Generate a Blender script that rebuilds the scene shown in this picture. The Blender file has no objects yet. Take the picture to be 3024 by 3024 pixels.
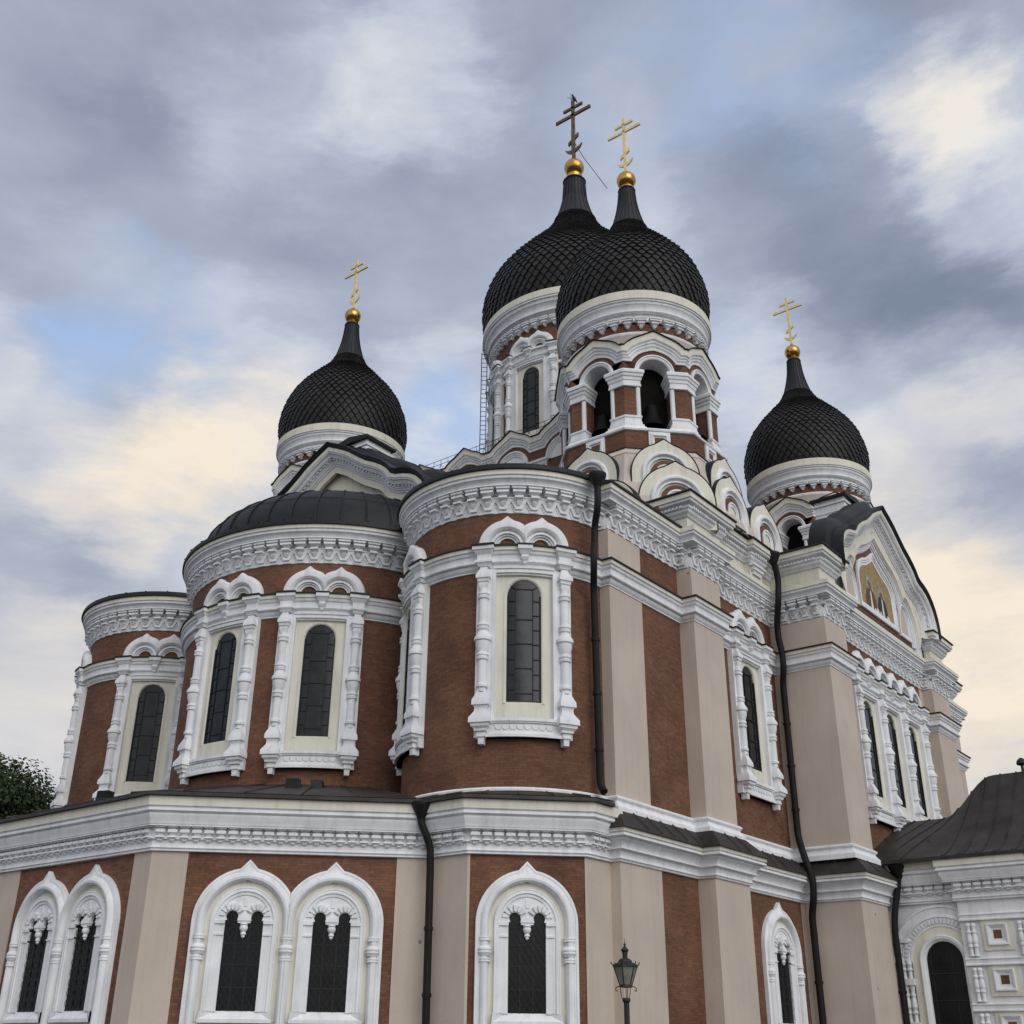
import bpy, math, random
from math import sin, cos, pi, sqrt, radians, atan2, ceil, tan, acos, asin, hypot
from mathutils import Vector, Matrix
random.seed(7)
S = bpy.context.scene
C = S.collection
# ------------------------------------------------------------------ camera
cam = bpy.data.cameras.new("camera"); camo = bpy.data.objects.new("camera", cam); C.objects.link(camo); S.camera = camo
CAM = Vector((-37.45, -31.2, 1.6)); YAW, PIT, ROL = radians(37.85), radians(25.55), radians(0.5)
fw = Vector((cos(YAW)*cos(PIT), sin(YAW)*cos(PIT), sin(PIT))); rt = Vector((sin(YAW), -cos(YAW), 0)); up = rt.cross(fw)
# horizon of the photo falls to the right by ROL, so the camera is turned the other way about its view axis
r2 = rt*cos(ROL) + up*sin(ROL); u2 = up*cos(ROL) - rt*sin(ROL)
camo.matrix_world = Matrix(((r2.x, u2.x, -fw.x, CAM.x), (r2.y, u2.y, -fw.y, CAM.y), (r2.z, u2.z, -fw.z, CAM.z), (0, 0, 0, 1)))
cam.sensor_width = 36; cam.lens = 3320.97/3024*36; cam.clip_start = .1; cam.clip_end = 20000
S.render.resolution_x = S.render.resolution_y = 1024
S.view_settings.view_transform = 'Standard'; S.view_settings.look = 'None'; S.view_settings.gamma = 1; S.view_settings.exposure = 0
# ------------------------------------------------------------------ sky
def pix(px, py):
    x, y = px-1512., py-1512.; c, s = cos(ROL), sin(ROL); a = c*x+s*y; b = -s*x+c*y
    return (fw*3320.97 + rt*a - up*b).normalized()
W = bpy.data.worlds.new("World"); S.world = W; W.use_nodes = True
N = W.node_tree.nodes; L = W.node_tree.links; N.clear()
def nd(t, **k):
    n = N.new(t)
    for a, v in k.items(): setattr(n, a, v)
    return n
def math_(op, a, b=None, c=None, clamp=False):
    n = nd('ShaderNodeMath', operation=op); n.use_clamp = clamp
    for i, v in enumerate((a, b, c)):
        if v is None: continue
        if isinstance(v, (int, float)): n.inputs[i].default_value = v
        else: L.new(v, n.inputs[i])
    return n.outputs[0]
def vmath(op, a, b=None):
    n = nd('ShaderNodeVectorMath', operation=op)
    for i, v in enumerate((a, b)):
        if v is None: continue
        if isinstance(v, (tuple, Vector)): n.inputs[i].default_value = tuple(v)
        else: L.new(v, n.inputs[i])
    return n
def noise(vec, scale, detail, rough=.55, dist=0.):
    n = nd('ShaderNodeTexNoise'); n.inputs['Scale'].default_value = scale; n.inputs['Detail'].default_value = detail
    n.inputs['Roughness'].default_value = rough; n.inputs['Distortion'].default_value = dist; L.new(vec, n.inputs['Vector']); return n
def mixc(f, a, b):
    n = nd('ShaderNodeMix', data_type='RGBA')
    if isinstance(f, (int, float)): n.inputs[0].default_value = f
    else: L.new(f, n.inputs[0])
    for i, v in ((6, a), (7, b)):
        if isinstance(v, tuple): n.inputs[i].default_value = v
        else: L.new(v, n.inputs[i])
    return n.outputs[2]
SUN_EL, SUN_AZ = radians(32), radians(247)      # soft light from the south-south-east quarter of this plan (az in the x,y plane)
tc = nd('ShaderNodeTexCoord'); D = tc.outputs['Generated']
sep = nd('ShaderNodeSeparateXYZ'); L.new(D, sep.inputs[0]); dz = math_('MAXIMUM', sep.outputs[2], 0.0)
# cloud field in azimuth and elevation: long, slightly tilted banks with broken edges
az_ = nd('ShaderNodeMapping', vector_type='VECTOR'); az_.inputs['Rotation'].default_value = (0, 0, -YAW); L.new(D, az_.inputs[0])
s3 = nd('ShaderNodeSeparateXYZ'); L.new(az_.outputs[0], s3.inputs[0])
aa = math_('ARCTAN2', s3.outputs[1], s3.outputs[0]); ee = math_('ARCSINE', s3.outputs[2])
cmb = nd('ShaderNodeCombineXYZ'); L.new(aa, cmb.inputs[0]); L.new(math_('ADD', math_('MULTIPLY', ee, 2.5), math_('MULTIPLY', aa, .12)), cmb.inputs[1]); cmb.inputs[2].default_value = 3.7
rot = cmb
n1 = noise(rot.outputs[0], 2.3, 12, .52, .35); n2 = noise(rot.outputs[0], 5.5, 14, .62, .35)
base = math_('ADD', math_('MULTIPLY', math_('SUBTRACT', n1.outputs[0], .5), 1.5), math_('MULTIPLY', math_('SUBTRACT', n2.outputs[0], .5), .8))
wob = noise(rot.outputs[0], 4., 10, .62); wv = vmath('SUBTRACT', wob.outputs[1], (.5, .5, .5)); wsc = vmath('SCALE', wv.outputs[0]); wsc.inputs['Scale'].default_value = .17
DD = vmath('NORMALIZE', vmath('ADD', D, wsc.outputs[0]).outputs[0]).outputs[0]
def blob(px, py, rad, w, acc):
    dt = vmath('DOT_PRODUCT', DD, pix(px*1.5652, py*1.5652)).outputs['Value']
    m = nd('ShaderNodeMapRange', interpolation_type='SMOOTHERSTEP'); L.new(dt, m.inputs[0])
    m.inputs[1].default_value = cos(radians(rad)); m.inputs[2].default_value = 1; m.inputs[3].default_value = 0; m.inputs[4].default_value = w
    return m.outputs[0] if acc is None else math_('ADD', acc, m.outputs[0])
br = None      # brighter and darker banks of cloud where the photo has them, as directions on the sky
for a in [(560, 225, 7, .24), (800, 180, 6, .28), (870, 260, 5, .14), (470, 290, 5, .1), (1770, 165, 4.2, .36), (1800, 235, 4, .24), (1700, 235, 5, .14), (1900, 185, 4, .3), (1915, 370, 4.5, .42), (1250, 180, 7, .12), (1450, 120, 6, .1),
          (100, 560, 6, .16), (300, 540, 6, .1), (20, 640, 3.5, .2), (460, 650, 6, .2), (490, 760, 5, .18), (150, 830, 6, .22), (310, 800, 6, .2), (450, 840, 5, .3), (80, 880, 6, .16), (200, 955, 4.5, .3), (400, 930, 6, .2),
          (150, 1110, 6, .12), (60, 1370, 8, .3), (800, 780, 6, .34), (860, 850, 4, .2), (1440, 705, 5, .34), (1750, 765, 6, .42), (1850, 740, 5, .25), (1650, 1000, 6, .25), (1720, 1060, 5, .22), (1820, 1160, 8, .34), (1890, 1400, 10, .45),
          (380, 420, 10, -.2), (100, 450, 8, -.1), (700, 480, 8, -.12), (920, 420, 6, -.1), (100, 190, 7, -.05), (1200, 40, 9, -.12), (1500, 60, 9, -.16), (1850, 60, 8, -.24), (1480, 470, 8, -.2), (1700, 560, 9, -.28), (1860, 510, 7, -.25), (1650, 640, 6, -.22), (1850, 640, 5, -.2), (1400, 390, 5, -.12),
          (140, 740, 5.5, -.2), (360, 735, 4.5, -.1), (90, 1020, 5, -.2), (230, 1060, 4.5, -.15), (90, 1200, 5, -.1), (1860, 930, 5.5, -.32), (1740, 950, 4.5, -.22), (1700, 860, 4, -.1)]:
    br = blob(*a, br)
# added brightening of the unseen sky behind the camera, lifts light on the walls
dt = vmath('DOT_PRODUCT', D, Vector((cos(radians(228))*.75, sin(radians(228))*.75, .66)).normalized()).outputs['Value']
bk = nd('ShaderNodeMapRange', interpolation_type='SMOOTHERSTEP'); L.new(dt, bk.inputs[0]); bk.inputs[1].default_value = .1; bk.inputs[2].default_value = .85; bk.inputs[3].default_value = 0; bk.inputs[4].default_value = .45
br = math_('ADD', br, bk.outputs[0])
n3 = noise(rot.outputs[0], 15., 10, .6, .5)
tex = math_('ADD', math_('MULTIPLY', n2.outputs[0], 1.1), math_('MULTIPLY', n3.outputs[0], .5))     # wisps inside the bright banks
brt = math_('MULTIPLY', br, math_('SUBTRACT', tex, .05))
val = math_('ADD', math_('ADD', math_('MULTIPLY', base, .37), math_('MULTIPLY', brt, .80)), .505)
rmp = nd('ShaderNodeValToRGB'); L.new(val, rmp.inputs[0]); e = rmp.color_ramp.elements
e[0].position = .08; e[0].color = (.22, .265, .36, 1)
e[1].position = 1.0; e[1].color = (.90, .895, .885, 1)
for p_, c_ in ((.30, (.305, .345, .455, 1)), (.48, (.435, .48, .60, 1)), (.64, (.61, .65, .75, 1)), (.82, (.77, .79, .83, 1))):
    q = e.new(p_); q.color = c_
blue = None
for a in [(250, 615, 5, .5), (140, 650, 4.5, .45), (350, 600, 4, .4), (790, 840, 4.5, .7), (830, 800, 4, .5), (600, 905, 4, .5), (350, 920, 4, .4), (1280, 140, 8, .3), (1500, 150, 7, .28), (1330, 700, 4, .4)]:
    blue = blob(*a, blue)
holes = nd('ShaderNodeMapRange', interpolation_type='SMOOTHSTEP'); L.new(n2.outputs[0], holes.inputs[0]); holes.inputs[1].default_value = .38; holes.inputs[2].default_value = .62; holes.inputs[3].default_value = 1.15; holes.inputs[4].default_value = .35
col = mixc(math_('MULTIPLY', math_('MULTIPLY', math_('SUBTRACT', 1.2, val), blue), holes.outputs[0], clamp=True), rmp.outputs[0], (.40, .58, .90, 1))
peach = None
for a in [(430, 840, 6, .65), (150, 835, 8, .4), (300, 1000, 7, .3), (1690, 1060, 8, .4), (1790, 170, 5, .35), (1820, 1170, 10, .5), (1890, 1400, 10, .45), (70, 1350, 9, .4), (1850, 745, 5, .5), (100, 1120, 7, .4)]:
    peach = blob(*a, peach)
low = nd('ShaderNodeMapRange', interpolation_type='SMOOTHSTEP'); L.new(sep.outputs[2], low.inputs[0])
low.inputs[1].default_value = .52; low.inputs[2].default_value = .1; low.inputs[3].default_value = 0; low.inputs[4].default_value = 1
wm = nd('ShaderNodeMapRange'); L.new(val, wm.inputs[0]); wm.inputs[1].default_value = .4; wm.inputs[2].default_value = .95
warm = math_('ADD', math_('MULTIPLY', math_('MULTIPLY', low.outputs[0], wm.outputs[0]), .4), math_('MULTIPLY', peach, math_('ADD', wm.outputs[0], .1)), clamp=True)
tint = nd('ShaderNodeMix', data_type='RGBA', blend_type='MULTIPLY'); L.new(warm, tint.inputs[0]); L.new(col, tint.inputs[6]); tint.inputs[7].default_value = (1.14, 1.0, .83, 1)
nish = nd('ShaderNodeTexSky', sky_type='NISHITA'); nish.sun_disc = False; nish.sun_elevation = SUN_EL; nish.sun_rotation = pi/2-SUN_AZ; nish.air_density = 1.2; nish.dust_density = 2
bg = nd('ShaderNodeBackground'); bg.inputs[1].default_value = .06; L.new(nish.outputs[0], bg.inputs[0])
bg2 = nd('ShaderNodeBackground'); bg2.inputs[1].default_value = 1.0; L.new(tint.outputs[2], bg2.inputs[0])
mx = nd('ShaderNodeMixShader'); mx.inputs[0].default_value = .9; L.new(bg.outputs[0], mx.inputs[1]); L.new(bg2.outputs[0], mx.inputs[2])
wo = nd('ShaderNodeOutputWorld'); L.new(mx.outputs[0], wo.inputs[0])
# ------------------------------------------------------------------ sun behind cloud
sl = bpy.data.lights.new("sun", 'SUN'); sl.energy = 1.25; sl.angle = radians(50); sl.color = (1, .98, .955)
so = bpy.data.objects.new("sun", sl); C.objects.link(so)
so.rotation_euler = Vector((cos(SUN_AZ)*cos(SUN_EL), sin(SUN_AZ)*cos(SUN_EL), sin(SUN_EL))).to_track_quat('Z', 'Y').to_euler()
# ------------------------------------------------------------------ materials
def mat(name, colr, rough=.8, spec=.3, metal=0., var=.08, vscale=1.2, bump=0., bscale=30., streak=0., speck=0., dots=0.):
    m = bpy.data.materials.new(name); m.use_nodes = True; n = m.node_tree.nodes; l = m.node_tree.links; b = n['Principled BSDF']
    b.inputs['Roughness'].default_value = rough; b.inputs['Metallic'].default_value = metal; b.inputs['Specular IOR Level'].default_value = spec
    t = n.new('ShaderNodeTexCoord'); geo = n.new('ShaderNodeNewGeometry')
    def nz(sc, det, mp=None):
        k = n.new('ShaderNodeTexNoise'); k.inputs['Scale'].default_value = sc; k.inputs['Detail'].default_value = det
        if mp:
            g = n.new('ShaderNodeMapping'); g.inputs['Scale'].default_value = mp; l.new(geo.outputs['Position'], g.inputs[0]); l.new(g.outputs[0], k.inputs['Vector'])
        else: l.new(geo.outputs['Position'], k.inputs['Vector'])
        return k
    def rng(sock, a, b_, c, d):
        r = n.new('ShaderNodeMapRange'); l.new(sock, r.inputs[0])
        for i, v in enumerate((a, b_, c, d)): r.inputs[i+1].default_value = v
        return r.outputs[0]
    fac = rng(nz(vscale, 6).outputs[0], .3, .7, 1-var, 1+var)
    def mul(a, b_):
        k = n.new('ShaderNodeMath'); k.operation = 'MULTIPLY'; l.new(a, k.inputs[0]); l.new(b_, k.inputs[1]); return k.outputs[0]
    if streak: fac = mul(fac, rng(nz(2.2, 7, (2.5, 2.5, .22)).outputs[0], .48, .75, 1, 1-streak))
    if dots:      # small chips and plugs in the render coat
        vo = n.new('ShaderNodeTexVoronoi'); vo.inputs['Scale'].default_value = .75; l.new(geo.outputs['Position'], vo.inputs['Vector'])
        fac = mul(fac, rng(vo.outputs['Distance'], .035, .05, 1-dots, 1))
    if speck: fac = mul(fac, rng(nz(60, 3).outputs[0], .3, .7, 1-speck, 1+speck))
    hs = n.new('ShaderNodeVectorMath'); hs.operation = 'SCALE'; hs.inputs[0].default_value = colr; l.new(fac, hs.inputs['Scale']); l.new(hs.outputs[0], b.inputs['Base Color'])
    if bump:
        bp = n.new('ShaderNodeBump'); bp.inputs['Strength'].default_value = bump; bp.inputs['Distance'].default_value = .02
        l.new(nz(bscale, 5).outputs[0], bp.inputs['Height']); l.new(bp.outputs[0], b.inputs['Normal'])
    return m
def brick_mat():
    m = bpy.data.materials.new("brick"); m.use_nodes = True; n = m.node_tree.nodes; l = m.node_tree.links; b = n['Principled BSDF']
    uv = n.new('ShaderNodeUVMap'); uv.uv_map = 'UVMap'; bt = n.new('ShaderNodeTexBrick'); l.new(uv.outputs[0], bt.inputs[0])
    bt.inputs['Scale'].default_value = 1; bt.inputs['Brick Width'].default_value = .27; bt.inputs['Row Height'].default_value = .078; bt.inputs['Mortar Size'].default_value = .008
    bt.inputs['Mortar Smooth'].default_value = .3; bt.inputs['Bias'].default_value = -.1
    bt.inputs['Color1'].default_value = (.202, .092, .053, 1); bt.inputs['Color2'].default_value = (.140, .064, .040, 1); bt.inputs['Mortar'].default_value = (.115, .072, .053, 1)
    geo = n.new('ShaderNodeNewGeometry'); k = n.new('ShaderNodeTexNoise'); k.inputs['Scale'].default_value = .7; k.inputs['Detail'].default_value = 8; l.new(geo.outputs['Position'], k.inputs['Vector'])
    r = n.new('ShaderNodeMapRange'); l.new(k.outputs[0], r.inputs[0]); r.inputs[1].default_value = .3; r.inputs[2].default_value = .7; r.inputs[3].default_value = .72; r.inputs[4].default_value = 1.22
    k2 = n.new('ShaderNodeTexNoise'); k2.inputs['Scale'].default_value = 9; k2.inputs['Detail'].default_value = 5; l.new(geo.outputs['Position'], k2.inputs['Vector'])
    r2_ = n.new('ShaderNodeMapRange'); l.new(k2.outputs[0], r2_.inputs[0]); r2_.inputs[1].default_value = .3; r2_.inputs[2].default_value = .7; r2_.inputs[3].default_value = .85; r2_.inputs[4].default_value = 1.15
    mu = n.new('ShaderNodeMath'); mu.operation = 'MULTIPLY'; l.new(r.outputs[0], mu.inputs[0]); l.new(r2_.outputs[0], mu.inputs[1])
    hs = n.new('ShaderNodeVectorMath'); hs.operation = 'SCALE'; l.new(bt.outputs[0], hs.inputs[0]); l.new(mu.outputs[0], hs.inputs['Scale']); l.new(hs.outputs[0], b.inputs['Base Color'])
    b.inputs['Roughness'].default_value = .85; b.inputs['Specular IOR Level'].default_value = .25
    bp = n.new('ShaderNodeBump'); bp.inputs['Strength'].default_value = .4; bp.inputs['Distance'].default_value = .01; bp.invert = True
    l.new(bt.outputs['Fac'], bp.inputs['Height']); l.new(bp.outputs[0], b.inputs['Normal'])
    return m
BRICK = brick_mat()
WHITE = mat("white_stucco", (.80, .81, .825), .85, .25, var=.07, vscale=1.6, bump=.18, bscale=22, streak=.16, speck=.04)
CREAM = mat("cream_stucco", (.74, .715, .61), .85, .25, var=.06, bump=.1, streak=.16)
BEIGE = mat("taupe_stucco", (.550, .468, .395), .9, .2, var=.08, vscale=.5, bump=.3, bscale=35, streak=.08, speck=.09, dots=.5)
PALE = mat("pale_stucco", (.55, .49, .44), .9, .2, var=.06, streak=.12)
ROOF = mat("sheet_metal_roof", (.036, .031, .029), .55, .28, var=.35, vscale=1.3, streak=.3, speck=.12)
DARKROOF = mat("dark_sheet_metal", (.015, .016, .018), .5, .22, var=.2, vscale=2)
EDGE = mat("black_roof_edge", (.018, .018, .018), .6, .3, var=.15)
TILE = mat("black_dome_tile", (.0155, .0145, .0135), .52, .28, var=.45, vscale=3.5)
NECK = mat("neck_sheet_metal", (.018, .020, .024), .5, .25, var=.2)
PIPE = mat("drainpipe_metal", (.011, .0105, .0105), .55, .25, var=.3, vscale=3)
GOLD = mat("gold_leaf", (.90, .72, .36), .45, .4, metal=.25, var=.12, vscale=4)
GOLDB = mat("gold_ball", (.50, .29, .085), .25, .5, metal=1., var=.25, vscale=3)
BRONZE = mat("weathered_gilding", (.17, .10, .055), .55, .4, metal=.35, var=.45, vscale=5)
GLASS = mat("dark_window_glass", (.008, .009, .010), .25, .25, var=.6, vscale=1.3, bump=.25, bscale=2.5)
GLASSUP = mat("leaded_glass", (.012, .014, .016), .2, .36, var=.6, vscale=2.6, bump=.35, bscale=2.2)
IRON = mat("dark_iron", (.020, .021, .023), .55, .35, var=.2, vscale=8)
LEAD = mat("lead_bars", (.014, .015, .016), .6, .3, var=.2)
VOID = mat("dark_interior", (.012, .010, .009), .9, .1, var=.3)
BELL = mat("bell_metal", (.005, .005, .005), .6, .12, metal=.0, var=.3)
MOSAIC = mat("gold_mosaic", (.32, .215, .08), .5, .4, var=.4, vscale=7, speck=.35)
ROBE1 = mat("mosaic_brown", (.13, .075, .055), .7, .2, var=.35, vscale=6, speck=.2)
ROBE2 = mat("mosaic_dark_blue", (.035, .04, .055), .7, .2, var=.35, vscale=6, speck=.2)
HALO = mat("mosaic_pale_blue", (.27, .38, .40), .6, .2, var=.3, vscale=8, speck=.2)
SKIN = mat("mosaic_ochre", (.22, .14, .085), .7, .2, var=.3, vscale=8)
LANT = mat("lantern_glass", (.20, .21, .18), .25, .5, var=.25, vscale=6)
# ------------------------------------------------------------------ mesh tools
class MB:
    def __init__(s): s.v = []; s.f = []; s.uv = []; s.mi = []
    def grid(s, rows, uvs=None, m=0):
        o = len(s.v); nr = len(rows); nc = len(rows[0])
        for r in rows: s.v.extend([tuple(p) for p in r])
        for i in range(nr-1):
            for j in range(nc-1):
                s.f.append((o+i*nc+j, o+(i+1)*nc+j, o+(i+1)*nc+j+1, o+i*nc+j+1)); s.mi.append(m)
                s.uv.append((uvs[i][j], uvs[i+1][j], uvs[i+1][j+1], uvs[i][j+1]) if uvs else None)
    def poly(s, pts, uv=None, m=0):
        o = len(s.v); s.v.extend([tuple(p) for p in pts]); s.f.append(tuple(range(o, o+len(pts)))); s.mi.append(m); s.uv.append(tuple(uv) if uv else None)
    def build(s, name, mats, parent=None, label=None, loc=None, flat=False):
        me = bpy.data.meshes.new(name); me.from_pydata(s.v, [], s.f)
        mats = mats if isinstance(mats, (list, tuple)) else [mats]
        for m in mats: me.materials.append(m)
        me.polygons.foreach_set('material_index', s.mi)
        ul = me.uv_layers.new(name='UVMap'); dat = []
        for p, u in zip(me.polygons, s.uv):
            n_ = p.loop_total
            if u is None:
                u = [(s.v[i][0]+s.v[i][1], s.v[i][2]) for i in p.vertices]
            for q in u: dat.extend(q)
        ul.data.foreach_set('uv', dat)
        if not flat:
            me.polygons.foreach_set('use_smooth', [True]*len(me.polygons)); me.set_sharp_from_angle(angle=radians(32))
        me.update(); o = bpy.data.objects.new(name, me); C.objects.link(o)
        if parent: o.parent = parent
        if loc: o.location = loc
        if label: o['label'] = label
        return o
class PF:          # flat wall frame: u to the viewer's right, z up, d out of the wall
    curved = False
    def __init__(s, x, y, nx, ny): s.o = (x, y); l = hypot(nx, ny); s.n = (nx/l, ny/l); s.t = (-s.n[1], s.n[0])
    def __call__(s, u, z, d): return (s.o[0]+s.t[0]*u+s.n[0]*d, s.o[1]+s.t[1]*u+s.n[1]*d, z)
class CF:          # the same on a cylinder
    curved = True
    def __init__(s, cx, cy, r, az): s.c = (cx, cy); s.r = r; s.az = radians(az)
    def __call__(s, u, z, d): a = s.az+u/s.r; return (s.c[0]+(s.r+d)*cos(a), s.c[1]+(s.r+d)*sin(a), z)
def G(mb, F, rows, m=0): mb.grid([[F(*p) for p in r] for r in rows], [[(p[0]+p[2], p[1]) for p in r] for r in rows], m)
def usub(F, u0, u1):
    n = max(1, ceil(abs(u1-u0)/.25)) if F.curved else 1
    return [u0+(u1-u0)*i/n for i in range(n+1)]
def box(mb, F, u0, u1, z0, z1, d0, d1, m=0):
    us = usub(F, u0, u1)
    G(mb, F, [[(u, z, d) for u in us] for z, d in ((z1, d0), (z1, d1), (z0, d1), (z0, d0))], m)
    G(mb, F, [[(u0, z1, d0), (u0, z1, d1)], [(u0, z0, d0), (u0, z0, d1)]], m)
    G(mb, F, [[(u1, z1, d1), (u1, z1, d0)], [(u1, z0, d1), (u1, z0, d0)]], m)
def secs(mb, F, u, L_, m=0, d0=0.):     # stacked rectangular sections (z, half width, depth)
    G(mb, F, [[(u-h, z, d0), (u-h, z, d), (u+h, z, d), (u+h, z, d0)] for z, h, d in L_], m)
    z, h, d = L_[0]; G(mb, F, [[(u-h, z, d0), (u+h, z, d0)], [(u-h, z, d), (u+h, z, d)]], m)
    z, h, d = L_[-1]; G(mb, F, [[(u-h, z, d), (u+h, z, d)], [(u-h, z, d0), (u+h, z, d0)]], m)
def lathe(mb, F, u, d, P, n=10, m=0, a0=0., a1=pi):
    G(mb, F, [[(u-r*cos(a0+(a1-a0)*i/n), z, d+r*sin(a0+(a1-a0)*i/n)) for i in range(n+1)] for z, r in P], m)
def revolve(mb, cx, cy, P, n=48, m=0, a0=0., a1=2*pi):   # P top to bottom (r, z)
    rows = []; uvs = []
    for r, z in P:
        rows.append([(cx+r*cos(a0+(a1-a0)*i/n), cy+r*sin(a0+(a1-a0)*i/n), z) for i in range(n+1)])
        uvs.append([(r*(a0+(a1-a0)*i/n), z) for i in range(n+1)])
    mb.grid(rows, uvs, m)
def ngon(mb, cx, cy, P, n, off=0., m=0):   # polygonal revolve, radii are apothems
    k = 1/cos(pi/n); rows = []; uvs = []
    for r, z in P:
        rows.append([(cx+r*k*cos(off+pi/n+2*pi*i/n), cy+r*k*sin(off+pi/n+2*pi*i/n), z) for i in range(n+1)])
        uvs.append([(2*r*tan(pi/n)*i, z) for i in range(n+1)])
    mb.grid(rows, uvs, m)
def mitre(path, closed=False):
    n = len(path); out = []
    for i in range(n):
        def nm(a, b):
            dx, dy = b[0]-a[0], b[1]-a[1]; l = hypot(dx, dy) or 1; return (dy/l, -dx/l)
        if closed: n1 = nm(path[i-1], path[i]); n2 = nm(path[i], path[(i+1) % n])
        else:
            n1 = nm(path[i-1], path[i]) if i else None; n2 = nm(path[i], path[i+1]) if i < n-1 else None
            n1 = n1 or n2; n2 = n2 or n1
        k = max(.25, 1+n1[0]*n2[0]+n1[1]*n2[1]); out.append(((n1[0]+n2[0])/k, (n1[1]+n2[1])/k))
    return out
def sweep(mb, path, prof, m=0, closed=False, caps=True):   # prof top to bottom (d, z); outward is right of the walking direction
    mt = mitre(path, closed); pts = list(path); 
    if closed: pts = pts+[pts[0]]; mt = mt+[mt[0]]
    s = [0]
    for a, b in zip(pts, pts[1:]): s.append(s[-1]+hypot(b[0]-a[0], b[1]-a[1]))
    mb.grid([[(p[0]+q[0]*d, p[1]+q[1]*d, z) for p, q in zip(pts, mt)] for d, z in prof], [[(t, z) for t in s] for d, z in prof], m)
    if caps and not closed:
        for p, q, fl in ((pts[0], mt[0], 1), (pts[-1], mt[-1], 0)):
            c = [(p[0]+q[0]*d, p[1]+q[1]*d, z) for d, z in prof]+[(p[0], p[1], prof[-1][1]), (p[0], p[1], prof[0][1])]
            mb.poly(c[::-1] if fl == 0 else c, None, m)
def arc(cx, cy, r, a0, a1, n): return [(cx+r*cos(radians(a0+(a1-a0)*i/n)), cy+r*sin(radians(a0+(a1-a0)*i/n))) for i in range(n+1)]
def along(path, pitch):    # frames of repeated units on a path of straight pieces
    for a, b in zip(path, path[1:]):
        l = hypot(b[0]-a[0], b[1]-a[1]); n = int(l/pitch+.35)
        if n < 1: continue
        t = ((b[0]-a[0])/l, (b[1]-a[1])/l)
        for i in range(n):
            q = l*(i+.5)/n; yield PF(a[0]+t[0]*q, a[1]+t[1]*q, t[1], -t[0]), l/n
def around(cx, cy, r, a0, a1, pitch):
    n = int(radians(a1-a0)*r/pitch+.5)
    for i in range(n): yield CF(cx, cy, r, a0+(a1-a0)*(i+.5)/n), radians(a1-a0)*r/n
# arches ---------------------------------------------------------------------
TH = [pi*i/32 for i in range(33)]
def keel(r, tip, phi=62, sharp=False):
    ph = radians(phi)
    def f(t):
        a = abs(t-pi/2); w = pi/2-ph
        if a >= w-1e-6: return r
        if sharp:
            x0, y0 = r*cos(ph), r*sin(ph); dx, dy = -x0, tip-y0; c, s_ = sin(a), cos(a)   # ray from centre against the straight side
            den_ = c*dy-s_*dx
            return (x0*dy-y0*dx)/den_
        k = 1-a/w; return r+(tip-r)*k**1.5
    return f
def rings(mb, F, uc, zc, R, leg=None, clamp=None, m=0, th=None, phis=()):
    th = sorted(set([round(t, 5) for t in (th or TH)]+[round(radians(p), 5) for p in phis]+[round(pi-radians(p), 5) for p in phis]), reverse=True)
    rows = []
    for r, d in R:
        f = r if callable(r) else (lambda t, r=r: r)
        row = [(uc+f(t)*cos(t), zc+f(t)*sin(t), d) for t in th]
        if leg is not None: row = [(row[0][0], leg, d)]+row+[(row[-1][0], leg, d)]
        if clamp: row = [(min(max(u, clamp[0]), clamp[1]), z, dd) for u, z, dd in row]
        rows.append(row)
    G(mb, F, rows, m)
def holed(mb, F, u0, u1, z0, z1, hw, zs, zb, d, db, m=0, n=14):   # panel with a round-headed opening and its reveal
    A = [(-hw*cos(pi*i/n), zs+hw*sin(pi*i/n)) for i in range(n+1)]
    G(mb, F, [[(u, z1, d) for u, z in A], [(u, z, d) for u, z in A]], m)
    for a, b in ((u0, -hw), (hw, u1)):
        us = usub(F, a, b); G(mb, F, [[(u, z, d) for u in us] for z in (z1, zs, zb, z0)], m)
    us = usub(F, -hw, hw); G(mb, F, [[(u, z, d) for u in us] for z in (zb, z0)], m)
    B = [(-hw, zb)]+A+[(hw, zb)]
    G(mb, F, [[(u, z, d) for u, z in B], [(u*.97, z-(.015 if z > zs else 0), db) for u, z in B]], m)
    G(mb, F, [[(-hw, zb, db), (hw, zb, db)], [(-hw, zb, d), (hw, zb, d)]], m)
    us = usub(F, u0, u1)
    G(mb, F, [[(u, z1, 0) for u in us], [(u, z1, d) for u in us]], m); G(mb, F, [[(u, z0, d) for u in us], [(u, z0, 0) for u in us]], m)
    G(mb, F, [[(u0, z1, 0), (u0, z1, d)], [(u0, z0, 0), (u0, z0, d)]], m); G(mb, F, [[(u1, z1, d), (u1, z1, 0)], [(u1, z0, d), (u1, z0, 0)]], m)
def headed(mb, F, hw, zs, zb, d, m=0, n=14, uc=0):     # round-headed pane
    A = [(uc-hw*cos(pi*i/n), zs+hw*sin(pi*i/n)) for i in range(n+1)]
    G(mb, F, [[(u, z, d) for u, z in A], [(u, zs, d) for u, z in A], [(u, zb, d) for u, z in A]], m)
def bar(mb, F, u0, z0, u1, z1, w, d0, d1, m=0):
    l = hypot(u1-u0, z1-z0); a, b = -(z1-z0)/l*w/2, (u1-u0)/l*w/2
    q = [(u0-a, z0-b), (u1-a, z1-b), (u1+a, z1+b), (u0+a, z0+b)]
    G(mb, F, [[(u, z, d0) for u, z in q+q[:1]], [(u, z, d1) for u, z in q+q[:1]]], m); mb.poly([F(u, z, d1) for u, z in q], [(u, z) for u, z in q], m)
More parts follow.
